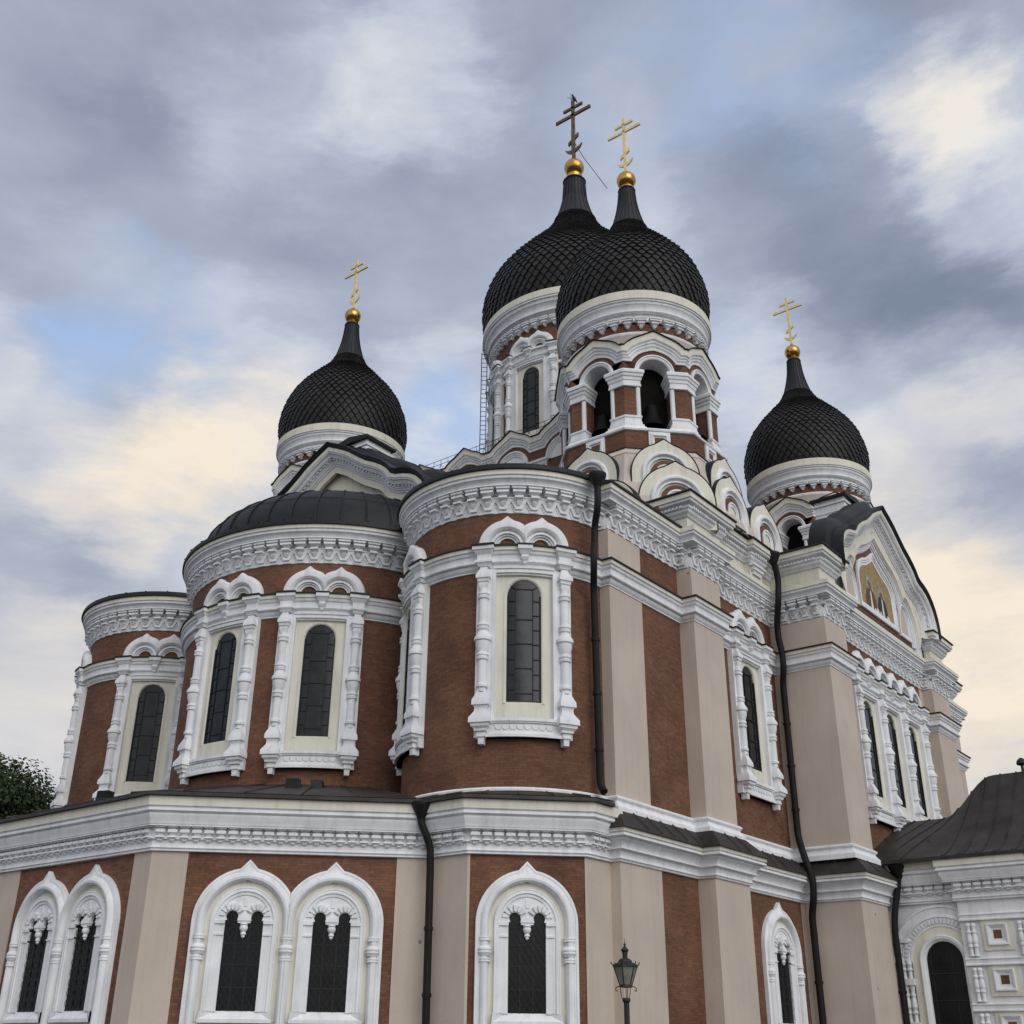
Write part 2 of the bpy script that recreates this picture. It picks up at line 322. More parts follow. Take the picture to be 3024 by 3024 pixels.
def tube(mb, pts, r, n=8, m=0):
    P = [Vector(p) for p in pts]; P = [p for i, p in enumerate(P) if i == 0 or (p-P[i-1]).length > 1e-5]; rows = []; a = None
    for i, p in enumerate(P):
        t = (P[min(i+1, len(P)-1)]-P[max(i-1, 0)]).normalized()
        a = t.orthogonal() if a is None else a-t*a.dot(t)
        a.normalize(); b = t.cross(a); rr = r[i] if isinstance(r, (list, tuple)) else r
        rows.append([p+a*rr*cos(2*pi*k/n)+b*rr*sin(2*pi*k/n) for k in range(n+1)])
    mb.grid(rows, None, m)
    mb.poly(rows[0][:-1], None, m); mb.poly(rows[-1][:-1][::-1], None, m)
def empty(name, loc, label, cat, group=None):
    o = bpy.data.objects.new(name, None); C.objects.link(o); o.location = loc; o['label'] = label; o['category'] = cat
    if group: o['group'] = group
    return o
# ------------------------------------------------------------------ ornament units
def unit_upper(mb, F, w, zig=True, z=17.42, k=1.):      # corbel of the big frieze, zigzag lappets under it
    q = w/.5; h = lambda a: z+(a-17.42)*k
    box(mb, F, -.21*q, .21*q, h(18.12), h(18.2), 0, .37*k)
    secs(mb, F, 0, [(h(a), b*q, c*k) for a, b, c in ((18.10, .12, .26), (18.065, .19, .36), (17.99, .19, .36), (17.955, .12, .24), (17.90, .085, .18))])
    secs(mb, F, 0, [(h(a), b*q, c*k) for a, b, c in ((17.86, .13, .34), (17.79, .13, .34), (17.775, .08, .25), (17.70, .055, .21), (17.68, .085, .23), (17.585, .03, .17))])
    if zig:
        for P, d in ((((-.25, 17.9), (-.25, 17.60), (-.145, 17.37), (.145, 17.37), (.25, 17.60), (.25, 17.9)), .06), (((-.25, 17.9), (-.25, 17.74), (-.11, 17.465), (.11, 17.465), (.25, 17.74), (.25, 17.9)), .13)):
            pts = [(u*q, zz) for u, zz in P]
            mb.poly([F(u, zz, d) for u, zz in pts], pts); G(mb, F, [[(u, zz, d) for u, zz in pts], [(u, zz, 0) for u, zz in pts]])
def unit_lower(mb, F, w):                               # small baluster teeth of the lower cornice
    q = w/.33
    box(mb, F, -.14*q, .14*q, 7.17, 7.205, 0, .28)
    secs(mb, F, 0, [(7.165, .075*q, .17), (7.135, .085*q, .19), (7.105, .128*q, .27), (7.03, .128*q, .27), (7.0, .08*q, .18), (6.955, .075*q, .16), (6.93, .12*q, .24), (6.895, .13*q, .25)])
    secs(mb, F, 0, [(6.85, .06*q, .19), (6.82, .06*q, .19), (6.785, .03*q, .14)])
P_LIP = [(.0, 18.84), (.60, 18.80), (.61, 18.72), (.56, 18.71)]
P_CRM = [(.55, 18.71), (.55, 18.54)]
P_COR = [(.55, 18.54), (.49, 18.53), (.49, 18.50), (.51, 18.49), (.50, 18.43), (.44, 18.40), (.38, 18.32), (.36, 18.29), (.32, 18.285), (.32, 18.26), (.41, 18.25), (.41, 18.2), (.03, 18.2), (.03, 17.88), (.16, 17.88), (.16, 17.845), (.03, 17.83), (.03, 17.36), (0, 17.36)]
P_SLIP = [(0, 16.22), (.37, 16.13), (.38, 16.07), (.34, 16.07)]
P_SCRM = [(.33, 16.07), (.33, 15.94)]
P_STR = [(.33, 15.94), (.27, 15.93), (.27, 15.90), (.29, 15.89), (.27, 15.83), (.22, 15.79), (.20, 15.63), (.25, 15.62), (.255, 15.56), (.23, 15.53), (.15, 15.52), (.15, 15.48), (.12, 15.40), (.06, 15.35), (.06, 15.31), (0, 15.30)]
P_LLIP = [(.0, 8.16), (.60, 8.10), (.62, 8.0), (.56, 7.99)]
P_LCRM = [(.50, 7.99), (.50, 7.73)]
P_LCOR = [(.50, 7.73), (.43, 7.72), (.43, 7.675), (.47, 7.665), (.475, 7.60), (.44, 7.57), (.38, 7.565), (.38, 7.52), (.41, 7.51), (.40, 7.46), (.34, 7.36), (.32, 7.26), (.28, 7.255), (.28, 7.225), (.33, 7.22), (.33, 7.20), (.08, 7.2), (.08, 6.91), (.19, 6.90), (.19, 6.86), (.1, 6.85), (.10, 6.66), (.15, 6.65), (.15, 6.625), (.10, 6.615), (.10, 6.58), (.12, 6.575), (.12, 6.55), (0, 6.54)]
P_SCOR = [(.50, 7.32), (.43, 7.31), (.43, 7.285), (.48, 7.275), (.485, 7.21), (.44, 7.18), (.36, 7.17), (.36, 7.14), (.30, 7.10), (.22, 7.0), (.20, 6.91), (.26, 6.905), (.26, 6.875), (.14, 6.86), (.10, 6.72), (.10, 6.66), (.14, 6.65), (.14, 6.62), (.10, 6.60), (.08, 6.55), (0, 6.54)]
P_SSK = [(.02, 8.02), (.56, 7.47), (.58, 7.43), (.51, 7.42)]
P_SCRML = [(.50, 7.43), (.50, 7.32)]
P_BASE = [(0, 8.52), (.10, 8.51), (.15, 8.47), (.15, 8.42), (.11, 8.38), (.09, 8.35), (.10, 8.30), (.22, 8.16), (.22, 7.98)]
P_ALIP = [(-.04, 20.24), (.52, 20.19), (.54, 20.12), (.5, 20.11)]
P_ACRM = [(.47, 20.11), (.47, 19.9)]
P_ACOR = [(.47, 19.9), (.42, 19.88), (.40, 19.8), (.34, 19.76), (.24, 19.74), (.24, 19.62), (.2, 19.6), (.17, 19.5), (.10, 19.44), (.06, 19.36), (0, 19.34)]
P_AWALL = [(0, 19.34), (0, 18.78)]
# ------------------------------------------------------------------ window types
COLT = [(.125, .115), (.150, .115), (.152, .17), (.163, .18), (.170, .14), (.176, .18), (.188, .17), (.192, .13), (.33, .13), (.334, .17), (.346, .18), (.352, .14), (.358, .18), (.37, .17), (.374, .14), (.392, .17), (.415, .25), (.432, .25), (.438, .21), (.462, .205), (.50, .14), (.504, .17), (.516, .18), (.522, .14), (.528, .18), (.54, .17), (.545, .13), (.675, .13), (.68, .17), (.694, .17), (.70, .12), (.72, .12)]
CAPT = [(0, .11), (.01, .11), (.05, .205), (.068, .205), (.07, .17), (.088, .16), (.092, .13), (.104, .14), (.128, .10)]
BAST = [(.70, .11), (.722, .13), (.768, .23), (.795, .235), (.798, .19), (.812, .17), (.83, .18), (.866, .29), (.893, .295), (.896, .25), (.91, .24), (.922, .18), (.934, .17), (.938, .11), (.962, .12), (.968, .085), (1., .075)]
def column(F, u, z0, z1, parent, k=1.):
    mb = MB(); H = z1-z0; Z = lambda t: z1-t*H
    dd = .20
    secs(mb, F, u, [(Z(t), h*k, dd+h*1.15*k) for t, h in CAPT], d0=.1)
    lathe(mb, F, u, dd+.06, [(Z(t), r*k) for t, r in COLT], 10, a0=-.5, a1=pi+.5)
    secs(mb, F, u, [(Z(t), h*k, dd+h*1.15*k) for t, h in BAST], d0=.05)
    return mb.build('column', WHITE, parent)
def leading(F, hw, zs, zb, d, parent, name='lead_bars'):
    mb = MB(); c = hw*.52; H = zs-zb; w = .030
    for s_ in (-1, 1): bar(mb, F, s_*c, zb, s_*c, zs+hw*.42, w, d-.012, d+.012)
    n = 4
    for i in range(n+1):
        z = zb+.28+(H-.28)*i/n if i < n else zs+hw*.42
        bar(mb, F, -c, z, c, z, w, d-.02, d+.02)
    for i in range(7):
        z = zb+.28+(H-.1)*(i+.25)/7
        for s_ in (-1, 1): bar(mb, F, s_*c, z, s_*hw, z, w*.8, d-.02, d+.02)
    bar(mb, F, -hw, zb+.02, hw, zb+.02, .05, d-.02, d+.025)
    for s_ in (-1, 1):
        bar(mb, F, s_*(hw-.02), zb, s_*(hw-.02), zs, .045, d-.02, d+.025); bar(mb, F, s_*c, zs+hw*.42, s_*hw*.8, zs+hw*.62, w*.8, d-.02, d+.02)
    return mb.build(name, LEAD, parent)
def hood(F, u, z, parent, clamp, r=.90, tip=1.04):
    mb = MB(); kl = keel(r, tip, 76); kl2 = keel(r-.06, tip-.07, 76); kl3 = keel(r-.16, r-.13, 78); o_ = .51; ri_ = lambda x: .28+x*(r-.44)/.46
    rings(mb, F, u, z, [(kl, .0), (kl, .17), (kl2, .27), (kl3, .31), (ri_(.33), .30), (ri_(.26), .24), (ri_(.24), .16), (ri_(.18), .19), (ri_(.14), .19), (ri_(.12), .12), (ri_(.08), .13), (ri_(.06), .07), (ri_(.01), .07), (ri_(0), .01)], clamp=clamp, phis=(76, 78), leg=z-.06)
    return mb
def entab(mb, F, u, dz=0., cap=True):      # break of the string course over a column
    secs(mb, F, u, [(a+dz, b, c) for a, b, c in ((16.07, .31, .50), (15.95, .31, .50), (15.93, .27, .46), (15.86, .25, .42), (15.80, .20, .36), (15.63, .20, .36), (15.60, .255, .42), (15.53, .255, .42), (15.50, .20, .38), (15.40, .17, .34))])
    if cap: box(mb, F, u-.33, u+.33, 16.07+dz, 16.13+dz, 0, .53, 1)
def window_upper(F, dz=0., parent=None, n=1, pitch=2.68, label=None, cols=1.21, hoods=True):
    """round-headed upper windows, n side by side, with baluster columns, scalloped sill and pairs of small keel arches"""
    outs = []; nm = 'window'
    c0 = -(n-1)/2*pitch
    W0 = MB(); us = [c0+i*pitch for i in range(n)]
    class Sh:
        curved = F.curved
        def __init__(s, o): s.o = o
        def __call__(s, u, z, d): return F(u+s.o, z, d)
    win = None
    colu = [us[0]-cols]+[(a+b)/2 for a, b in zip(us, us[1:])]+[us[-1]+cols]
    fr = MB()
    for i, o in enumerate(us):
        Q = Sh(o); holed(W0, Q, -.9, .9, 10.52+dz, 15.2+dz, .535, 14.48+dz, 11.04+dz, .07, .012)
        # splayed cream step round the opening
        A = [(-.62, 11.0)]+[(-.62*cos(pi*k/14), 14.48+.62*sin(pi*k/14)) for k in range(15)]+[(.62, 11.0)]
        G(W0, Q, [[(u, z+dz, .07) for u, z in A], [(u, z+dz, .095) for u, z in A], [(u*.92, (z-14.48)*.92+14.48+dz if z > 14.48 else z+dz, .095) for u, z in A], [(u*.865, (z-14.48)*.865+14.48+dz if z > 14.48 else z+dz, .065) for u, z in A]])
    win = W0.build(nm, CREAM, parent, label)
    for i, o in enumerate(us):
        Q = Sh(o); g = MB(); headed(g, Q, .535, 14.48+dz, 11.04+dz, .014); g.build('glass', GLASSUP, win); leading(Q, .525, 14.48+dz, 11.04+dz, .03, win)
        zb = 9.95+dz; z1 = 10.52+dz; wl = colu[i]-o; wr = colu[i+1]-o
        for (a, b) in ((wl-(.23 if i == 0 else 0), -.9), (.9, wr+(.23 if i == n-1 else 0))): box(fr, Q, a, b, zb, 15.34+dz, 0, .21)
        box(fr, Q, -.9, .9, 15.2+dz, 15.36+dz, 0, .23); box(fr, Q, -.86, .86, 15.14+dz, 15.2+dz, .05, .17); box(fr, Q, -.9, .9, 15.33+dz, 15.38+dz, 0, .27)
        for s_ in (-1, 1): box(fr, Q, s_*.90-.045, s_*.90+.045, 10.5+dz, 15.3+dz, .02, .235)
        box(fr, Q, wl, wr, zb, z1, 0, .18); box(fr, Q, wl, wr, zb, zb+.09, 0, .26); box(fr, Q, wl, wr, zb+.09, zb+.13, 0, .22); box(fr, Q, wl, wr, z1-.1, z1, 0, .27); box(fr, Q, wl, wr, z1-.15, z1-.1, 0, .23)
        k = 8
        for j in range(k):
            u = (-.84+1.68*(j+.5)/k); A = [(u-.1*cos(pi*t/6), zb+.32-.1*sin(pi*t/6)) for t in range(7)]
            q = A+[(u+.1, zb+.38), (u-.1, zb+.38)]; fr.poly([Q(a, b, .205) for a, b in q], q); G(fr, Q, [[(a, b, .205) for a, b in A], [(a, b, .17) for a, b in A]])
        if hoods:
            
            if n == 1: hb = hood(Q, -.54, 16.15+dz, win, (-9, 0.0)); h2 = hood(Q, .54, 16.15+dz, win, (0.0, 9))
            else: e0 = pitch/4; hb = hood(Q, -e0, 16.15+dz, win, (-9 if i == 0 else -2*e0, 0.), .80, .93); h2 = hood(Q, e0, 16.15+dz, win, (0., 9 if i == n-1 else 2*e0), .80, .93)
            if n == 1: hb.build('keel_arch', WHITE, win); h2.build('keel_arch', WHITE, win)
            else: hb.build('keel_arch', WHITE, win); h2.build('keel_arch', WHITE, win)
        secs(fr, Q, 0, [(a+dz, b, c) for a, b, c in ((16.07, .21, .46), (15.94, .21, .46), (15.91, .18, .42), (15.82, .15, .38), (15.78, .10, .34), (15.72, .10, .34), (15.70, .125, .36), (15.62, .09, .32), (15.58, .05, .28), (15.50, .045, .27))])
        box(fr, Q, -.23, .23, 16.07+dz, 16.12+dz, 0, .48, 1)
    for u in colu: entab(fr, F, u, dz)
    fr.build('frame', [WHITE, EDGE], win)
    for u in colu: column(F, u, 9.74+dz, 15.38+dz, win)
    return win
def window_lower(F, us, parent, label=None, lattice=True):
    """tall ground-floor windows: keel-arched roll moulding on half columns, white jambs, pierced tracery with a pendant"""
    hw, zc, tip, ph = 1.42, 4.72, 1.65, 80
    body = MB(); n = len(us); mids = [(a+b)/2 for a, b in zip(us, us[1:])]
    kl = keel(hw, tip, ph, True); kl2 = keel(hw-.07, tip-.09, ph, True); ki = keel(hw-.13, tip-.2, 83, True); kj = keel(hw-.37, hw-.24, 84, True)
    zb = 1.3
    cr = MB()
    for i, u in enumerate(us):
        cl = (-9 if i == 0 else mids[i-1], 9 if i == n-1 else mids[i])
        rings(body, F, u, zc, [(kl, 0), (kl, .13), (kl2, .15), (kl2, .13), (ki, .15), (hw-.145, .20), (hw-.18, .24), (hw-.23, .265), (hw-.29, .255), (hw-.34, .20), (kj, .12), (kj, .05)], leg=zb, clamp=cl, phis=(ph, 83, 84))
        rings(cr, F, u, zc, [(kj, .06), (.90, .06)], leg=zb+.9, phis=(84,))
        box(cr, F, u-1.05, u+1.05, zb, 2.19, 0, .065)
        # white inner arch and jambs
        rings(body, F, u, zc, [(.91, .05), (.91, .16), (.88, .165), (.87, .15), (.83, .165), (.79, .165), (.78, .12), (.74, .13), (.70, .12), (.69, .09), (.52+.14, .09)], leg=2.45)
        for s_ in (-1, 1):
            a, b = sorted((u+s_*.52, u+s_*.70)); box(body, F, a, b, 2.45, 4.72, .02, .115); a, b = sorted((u+s_*.52, u+s_*.80)); box(body, F, a, b, 4.66, 4.75, .02, .17); box(body, F, a, b, 4.36, 4.41, .02, .15)
        # sill with splayed top
        G(body, F, [[(u-.56, 2.47, .04), (u+.56, 2.47, .04)], [(u-.93, 2.27, .22), (u+.93, 2.27, .22)], [(u-.97, 2.25, .22), (u+.97, 2.25, .22)], [(u-.97, 2.18, .22), (u+.97, 2.18, .22)], [(u-.97, 2.18, .0), (u+.97, 2.18, .0)]])
        for s_ in (-1, 1): G(body, F, [[(u+s_*.52, 2.47, .10), (u+s_*.93, 2.47, .18)], [(u+s_*.56, 2.46, .05), (u+s_*.97, 2.2, .22)]])
        # tracery plate with two small openings
        t = MB()
        for s_ in (-1, 1):
            uc, rr, zt = u+s_*.34, .165, 4.84
            A = [(uc-rr*cos(pi*k/12), zt+rr*sin(pi*k/12)) for k in range(13)]
            top = [(a, zc+sqrt(max(.0, .665**2-(a-u)**2))) for a, b in A]
            G(t, F, [[(a, b, .10) for a, b in top], [(a, b, .10) for a, b in A]]); G(t, F, [[(a, b, .10) for a, b in A], [(a, b, .03) for a, b in A]])
            a, b = sorted((uc+s_*rr, u+s_*.665)); k_ = [a+(b-a)*j/5 for j in range(6)]
            G(t, F, [[(x, zc+sqrt(max(0, .665**2-(x-u)**2)), .10) for x in k_], [(x, 4.70, .10) for x in k_]])
            for k in range(7):      # radiating voussoirs
                a0 = pi*(k+.2)/7; a1 = pi*(k+.8)/7; ri, ro = rr+.01, rr+.19
                q = [(uc+r_*cos(w), zt+r_*sin(w)) for r_, w in ((ri+.03, a0), (ro, a0), (ro, a1), (ri+.03, a1), (ri, (a0+a1)/2))]
                if s_*(q[1][0]-u) < .02: continue
                t.poly([F(x, y, .19) for x, y in q[::-1]], q[::-1]); G(t, F, [[(x, y, .10) for x, y in q+q[:1]], [(x, y, .19) for x, y in q+q[:1]]])
        k_ = [u-.175+.35*j/4 for j in range(5)]; G(t, F, [[(x, zc+sqrt(.665**2-(x-u)**2), .10) for x in k_], [(x, 4.70, .10) for x in k_]])
        for s_ in (-1, 1): secs(t, F, u+s_*.60, [(4.98, .05, .14), (4.86, .09, .15), (4.75, .13, .16)])
        box(t, F, u-.05, u+.05, 5.12, 5.36, .1, .13)
        secs(t, F, u, [(4.97, .03, .14), (4.90, .10, .16), (4.83, .17, .18), (4.74, .19, .19), (4.72, .17, .17), (4.68, .17, .17)], d0=.02)
        lathe(t, F, u, .09, [(4.68, .10), (4.65, .12), (4.62, .09), (4.59, .11), (4.55, .115), (4.50, .10), (4.46, .06), (4.42, .075), (4.39, .08), (4.37, .05), (4.35, .05), (4.33, .055), (4.29, .01)], 12, a0=-1.2, a1=pi+1.2)
        if i == 0: trac = [t]
        else: trac.append(t)
    for u in [us[0]-1.16]+mids+[us[-1]+1.16]:      # ring bands of the half columns
        for z0 in (4.31, 3.77): lathe(body, F, u, .12, [(z0+.06, .13), (z0+.05, .165), (z0+.02, .165), (z0+.005, .145), (z0-.015, .165), (z0-.045, .165), (z0-.06, .13)], 10)
        lathe(body, F, u, .12, [(4.14, .15), (4.10, .165), (4.07, .195), (4.03, .195), (4.015, .165), (3.995, .195), (3.955, .195), (3.93, .17), (3.88, .155)], 10)
    win = body.build('window', WHITE, parent, label); cr.build('cream_border', CREAM, win)
    for t in trac: t.build('tracery', WHITE, win)
    for u in us:
        g = MB(); headed(g, F, .66, zc, 2.45, .03, uc=u); g.build('glass', GLASS, win)
        b = MB()
        for x in (u-.19, u+.17): bar(b, F, x, 2.45, x, 4.75, .028, .03, .05)
        for z in (3.05, 3.62, 4.16): bar(b, F, u-.52, z, u+.52, z, .024, .03, .05)
        b.build('glazing_bars', IRON, win)
        if lattice:
            b = MB(); s_ = .17; k = 0
            x = u-.52-2.5
            while x < u+.52:
                for sg in (1, -1):
                    p0, p1 = (x, 2.47), (x+1.6*.9, 2.47+2.25)
                    if sg < 0: p0, p1 = (2*u-p0[0], p0[1]), (2*u-p1[0], p1[1])
                    # clip to the opening
                    dx, dzz = p1[0]-p0[0], p1[1]-p0[1]; t0, t1 = 0., 1.
                    for lo, hi, a, dd in ((u-.51, u+.51, p0[0], dx),):
                        ta, tb = sorted(((lo-a)/dd, (hi-a)/dd)); t0 = max(t0, ta); t1 = min(t1, tb)
                    if t1-t0 > .03: bar(b, F, p0[0]+dx*t0, p0[1]+dzz*t0, p0[0]+dx*t1, p0[1]+dzz*t1, .011, .066, .074)
                x += s_
            b.build('lattice', IRON, win)
    return win
# ------------------------------------------------------------------ ground
g = MB(); g.grid([[(-3000, 3000, 0), (3000, 3000, 0)], [(-3000, -3000, 0), (3000, -3000, 0)]])
gr = g.build('ground', mat("paving_stone", (.085, .083, .08), .85, .2, var=.3, vscale=.8)); gr['kind'] = 'structure'
# ================================================================== CATHEDRAL
K = empty('cathedral', (0, 0, 0), "Orthodox cathedral of dark red brick with white trim and five black onion domes", 'cathedral')
SA = (-8.4, -8.78, 3.62); CA = (-7.67, .78, 5.74); NA = (-8.2, 10.4, 3.8)      # the three apses: centre and radius
# ---- ground storey --------------------------------------------------------
A_ = (-17.85, -3.33); AN = (-17.85, 5.4); I1 = (-12.41, -8.77); C_ = (-12.41, -10.29); D_ = (-10.04, -12.66); E_ = (-8.79, -12.66)
s2 = sqrt(.5)
def lower(name, path, label, prof_kind, roof=None):
    mb = MB(); sweep(mb, path, [(0, 6.6), (0, 0)], caps=False); w = mb.build(name, BRICK, K, label)
    co = MB()
    if prof_kind == 'apse':
        sweep(co, path, P_LCOR)
        for F, wd in along(path, .33): unit_lower(co, F, wd)
        ec = MB(); sweep(ec, path, P_LCRM+[(.3, 7.73)]); ec.build('fascia', CREAM, w)
        ed = MB(); sweep(ed, path if path[-1] != E_ else path[:-1]+[(-9.35, -12.66)], P_LLIP); ed.build('gutter', ROOF, w)
    else:
        sweep(co, path, P_SCOR); ec = MB(); sweep(ec, path, P_SCRML+[(.3, 7.32)]); ec.build('fascia', CREAM, w)
    co.build('cornice', WHITE, w)
    return w
pc = [(-9, 14.2), AN, A_, I1]
wc = lower('ground_storey', pc, "brick ground storey of the middle apse, three sided", 'apse')
ps = [I1, C_, D_, E_]
ws = lower('ground_storey', ps, "brick ground storey of the right apse, three sided", 'apse')
pw = [(-8.79, -12.2), (-8.79, -13.0), (-4.16, -13.0), (-4.16, -13.6), (-1.86, -13.6), (-1.86, -13.0), (3.74, -13.0), (3.74, -15.19), (6.21, -15.19), (6.21, -14.6), (16.1, -14.6), (16.1, -15.19), (18.7, -15.19), (18.7, -13), (26, -13), (26, 0)]
ww = lower('ground_storey', pw, "brick ground storey of the long side wall", 'nave')
sk = MB(); sweep(sk, pw, P_SSK, caps=False)
for i in range(len(pw)-1):       # standing seams of the skirt roof
    a, b = pw[i], pw[i+1]; l = hypot(b[0]-a[0], b[1]-a[1]); n = int(l/.85)
    if l < 1.2: continue
    for k in range(1, n+1):
        q = l*k/(n+1); t = ((b[0]-a[0])/l, (b[1]-a[1])/l); F = PF(a[0]+t[0]*q, a[1]+t[1]*q, t[1], -t[0])
        G(sk, F, [[(-.015, 8.03, .03), (-.015, 7.49, .565)], [(0, 8.06, .05), (0, 7.52, .59)], [(.015, 8.03, .03), (.015, 7.49, .565)]])
sk.build('skirt_roof', ROOF, ww)
def slab(path, z0, z1, d, name, parent, m=BEIGE):
    mb = MB(); sweep(mb, path, [(0, z1), (d, z1), (d, z0)]); return mb.build(name, m, parent)
def on(a, b, t):
    l = hypot(b[0]-a[0], b[1]-a[1]); return (a[0]+(b[0]-a[0])*t/l, a[1]+(b[1]-a[1])*t/l)
slab([on(A_, AN, .78), A_, on(A_, I1, .99)], 0, 6.58, .035, 'pilaster', wc)
slab([on(AN, (-9, 14.2), 1.), AN, on(AN, A_, 2.04)], 0, 6.58, .035, 'pilaster', wc)
slab([on(A_, I1, 6.82), I1], 0, 6.58, .035, 'pilaster', wc)
slab([I1, C_, on(C_, D_, .06)], 0, 6.58, .035, 'pilaster', ws)
slab([on(C_, D_, 3.31), D_, E_], 0, 6.58, .035, 'pilaster', ws)
slab([(-8.79, -12.6), (-8.79, -13.0), (-6.47, -13.0)], 0, 6.58, .03, 'pilaster', ww)
slab([(-4.16, -13.0), (-4.16, -13.6), (-1.86, -13.6), (-1.86, -13.0)], 0, 6.58, .03, 'pilaster', ww)
slab([(3.74, -13.0), (3.74, -15.19), (6.21, -15.19), (6.21, -14.6)], 0, 6.58, .03, 'pilaster', ww)
slab([(3.45, -13.0), (3.74, -13.0)], 0, 6.58, .02, 'pilaster', ww)
window_lower(PF(A_[0], A_[1], -s2, -s2), [2.72, 5.11], K, "pair of tall keel-arched windows on the slanting side of the middle apse")
window_lower(PF(A_[0], A_[1], -1, 0), [-4.93+.03, -2.5], K, "pair of tall keel-arched windows at the left edge")
window_lower(PF(C_[0], C_[1], -s2, -s2), [1.66], K, "single tall keel-arched window below the right apse")
window_lower(PF(0, -13.0, 0, -1), [1.37], K, "single tall keel-arched window in the side wall")
# roofs of the ground storey
def skirt(poly, c, z0, z1, rr, name, parent, a0, a1, seams):
    mb = MB(); rows = [[], []]; uv = [[], []]
    mt = mitre(poly); out = [(p[0]+q[0]*.58, p[1]+q[1]*.58) for p, q in zip(poly, mt)]
    n = 60; angs = [a0+(a1-a0)*i/n for i in range(n+1)]
    inner = []; outer = []
    for a in angs:
        dx, dy = cos(radians(a)), sin(radians(a)); best = None
        for p, q in zip(out, out[1:]):
            ex, ey = q[0]-p[0], q[1]-p[1]; den_ = dx*ey-dy*ex
            if abs(den_) < 1e-9: continue
            t = ((p[0]-c[0])*ey-(p[1]-c[1])*ex)/den_; k = ((p[0]-c[0])*dy-(p[1]-c[1])*dx)/den_
            if t > 0 and -.001 <= k <= 1.001: best = t if best is None else min(best, t)
        if best is None: best = rr+.5
        inner.append((c[0]+dx*rr, c[1]+dy*rr, z1)); outer.append((c[0]+dx*best, c[1]+dy*best, z0))
    mb.grid([inner, outer])
    for i in range(0, n+1, seams):
        p, q = Vector(inner[i]), Vector(outer[i]); t = (q-p).cross(Vector((0, 0, 1))).normalized()*.02; h = Vector((0, 0, .05))
        mb.grid([[p-t, q-t], [p+h, q+h], [p+t, q+t]])
    return mb.build(name, ROOF, parent)
skirt(pc, CA[:2], 8.12, 9.45, CA[2]-.05, 'lean_to_roof', wc, 130, 300, 3)
skirt([(-12.41, -6.5)]+ps[1:-1]+[(-9.3, -12.66)], SA[:2], 8.12, 8.42, SA[2]-.05, 'lean_to_roof', ws, 130, 258, 6)
# ---- apses ----------------------------------------------------------------
def apse(name, c, a0, a1, label, dome=False, wins=()):
    n = int((a1-a0)/4); path = arc(c[0], c[1], c[2], a0, a1, n)
    mb = MB(); sweep(mb, path, [(0, 18.3), (0, 8.0)], caps=False); w = mb.build(name, BRICK, K, label)
    co = MB(); sweep(co, path, P_COR)
    for F, wd in around(c[0], c[1], c[2], a0, a1, .5): unit_upper(co, F, wd)
    co.build('cornice', [WHITE, VOID], w)
    x = MB(); sweep(x, path, P_CRM+[(.3, 18.54)], caps=False); x.build('fascia', CREAM, w)
    x = MB(); sweep(x, path, P_STR); x.build('string_course', WHITE, w)
    x = MB(); sweep(x, path, P_SCRM+[(.2, 15.94)], caps=False); x.build('string_fascia', CREAM, w)
    x = MB(); sweep(x, path, P_SLIP, caps=False); x.build('string_flashing', EDGE, w)
    x = MB(); sweep(x, path, [(0, 8.52), (.10, 8.50), (.15, 8.45), (.14, 8.39), (.06, 8.36), (.06, 7.9)], caps=False); x.build('base_moulding', WHITE, w)
    r = MB(); R0 = c[2]+.62
    if dome:
        P = [(.05, 21.96)]+[((R0-.55)*sin(pi/2*k/12), 18.96+3.0*cos(pi/2*k/12)**.95) for k in range(1, 13)]+[(R0-.02, 18.86), (R0, 18.78), (R0, 18.68), (R0-.12, 18.68)]
        revolve(r, c[0], c[1], P, 72, a0=radians(a0-20), a1=radians(a1+20))
        for k in range(18):
            a = radians(a0+(a1-a0)*(k+.5)/18); pts = [(c[0]+(q+.02)*cos(a), c[1]+(q+.02)*sin(a), z+.012) for q, z in P[:-3]]; tube(r, pts, .034, 5)
        for zz in (20.2, 21.3):
            q = [p for p in P if p[1] < zz][0]; p0 = [p for p in P if p[1] >= zz][-1]; f = (zz-q[1])/(p0[1]-q[1]); rr = q[0]+(p0[0]-q[0])*f
            tube(r, [(c[0]+(rr+.02)*cos(radians(a)), c[1]+(rr+.02)*sin(radians(a)), zz+.01) for a in range(int(a0), int(a1), 4)], .010, 4)
    else:
        revolve(r, c[0], c[1], [(.05, 19.9), (R0-.02, 18.9), (R0, 18.84), (R0+.01, 18.72), (R0-.08, 18.70)], 72, a0=radians(a0-15), a1=radians(a1+15))
        for k in range(16):
            a = radians(a0+(a1-a0)*(k+.5)/16); tube(r, [(c[0]+q*cos(a), c[1]+q*sin(a), 18.92+(R0-q)/R0*.99) for q in (.2, R0/2, R0-.05)], .02, 5)
    r.build('roof', DARKROOF, w)
    for az, lab in wins: window_upper(CF(c[0], c[1], c[2], az), 0, K, label=lab, cols=1.21 if az != 141 else 1.45)
    return w
apse('apse', CA, 118, 285, "tall round middle apse with a domed metal roof", True, [(184.3, "round-headed window on the left of the middle apse"), (221, "round-headed window on the right of the middle apse")])
apse('apse', SA, 130, 270, "round brick apse in front, right of the middle one", False, [(222.3, "round-headed window in the middle of the front apse"), (141, "round-headed window on the far left turn of the front apse")])
apse('apse', NA, 95, 290, "round brick apse at the far left", False, [(221.5, "round-headed window of the far left apse"), (143, "round-headed window on the hidden side of the far left apse")])
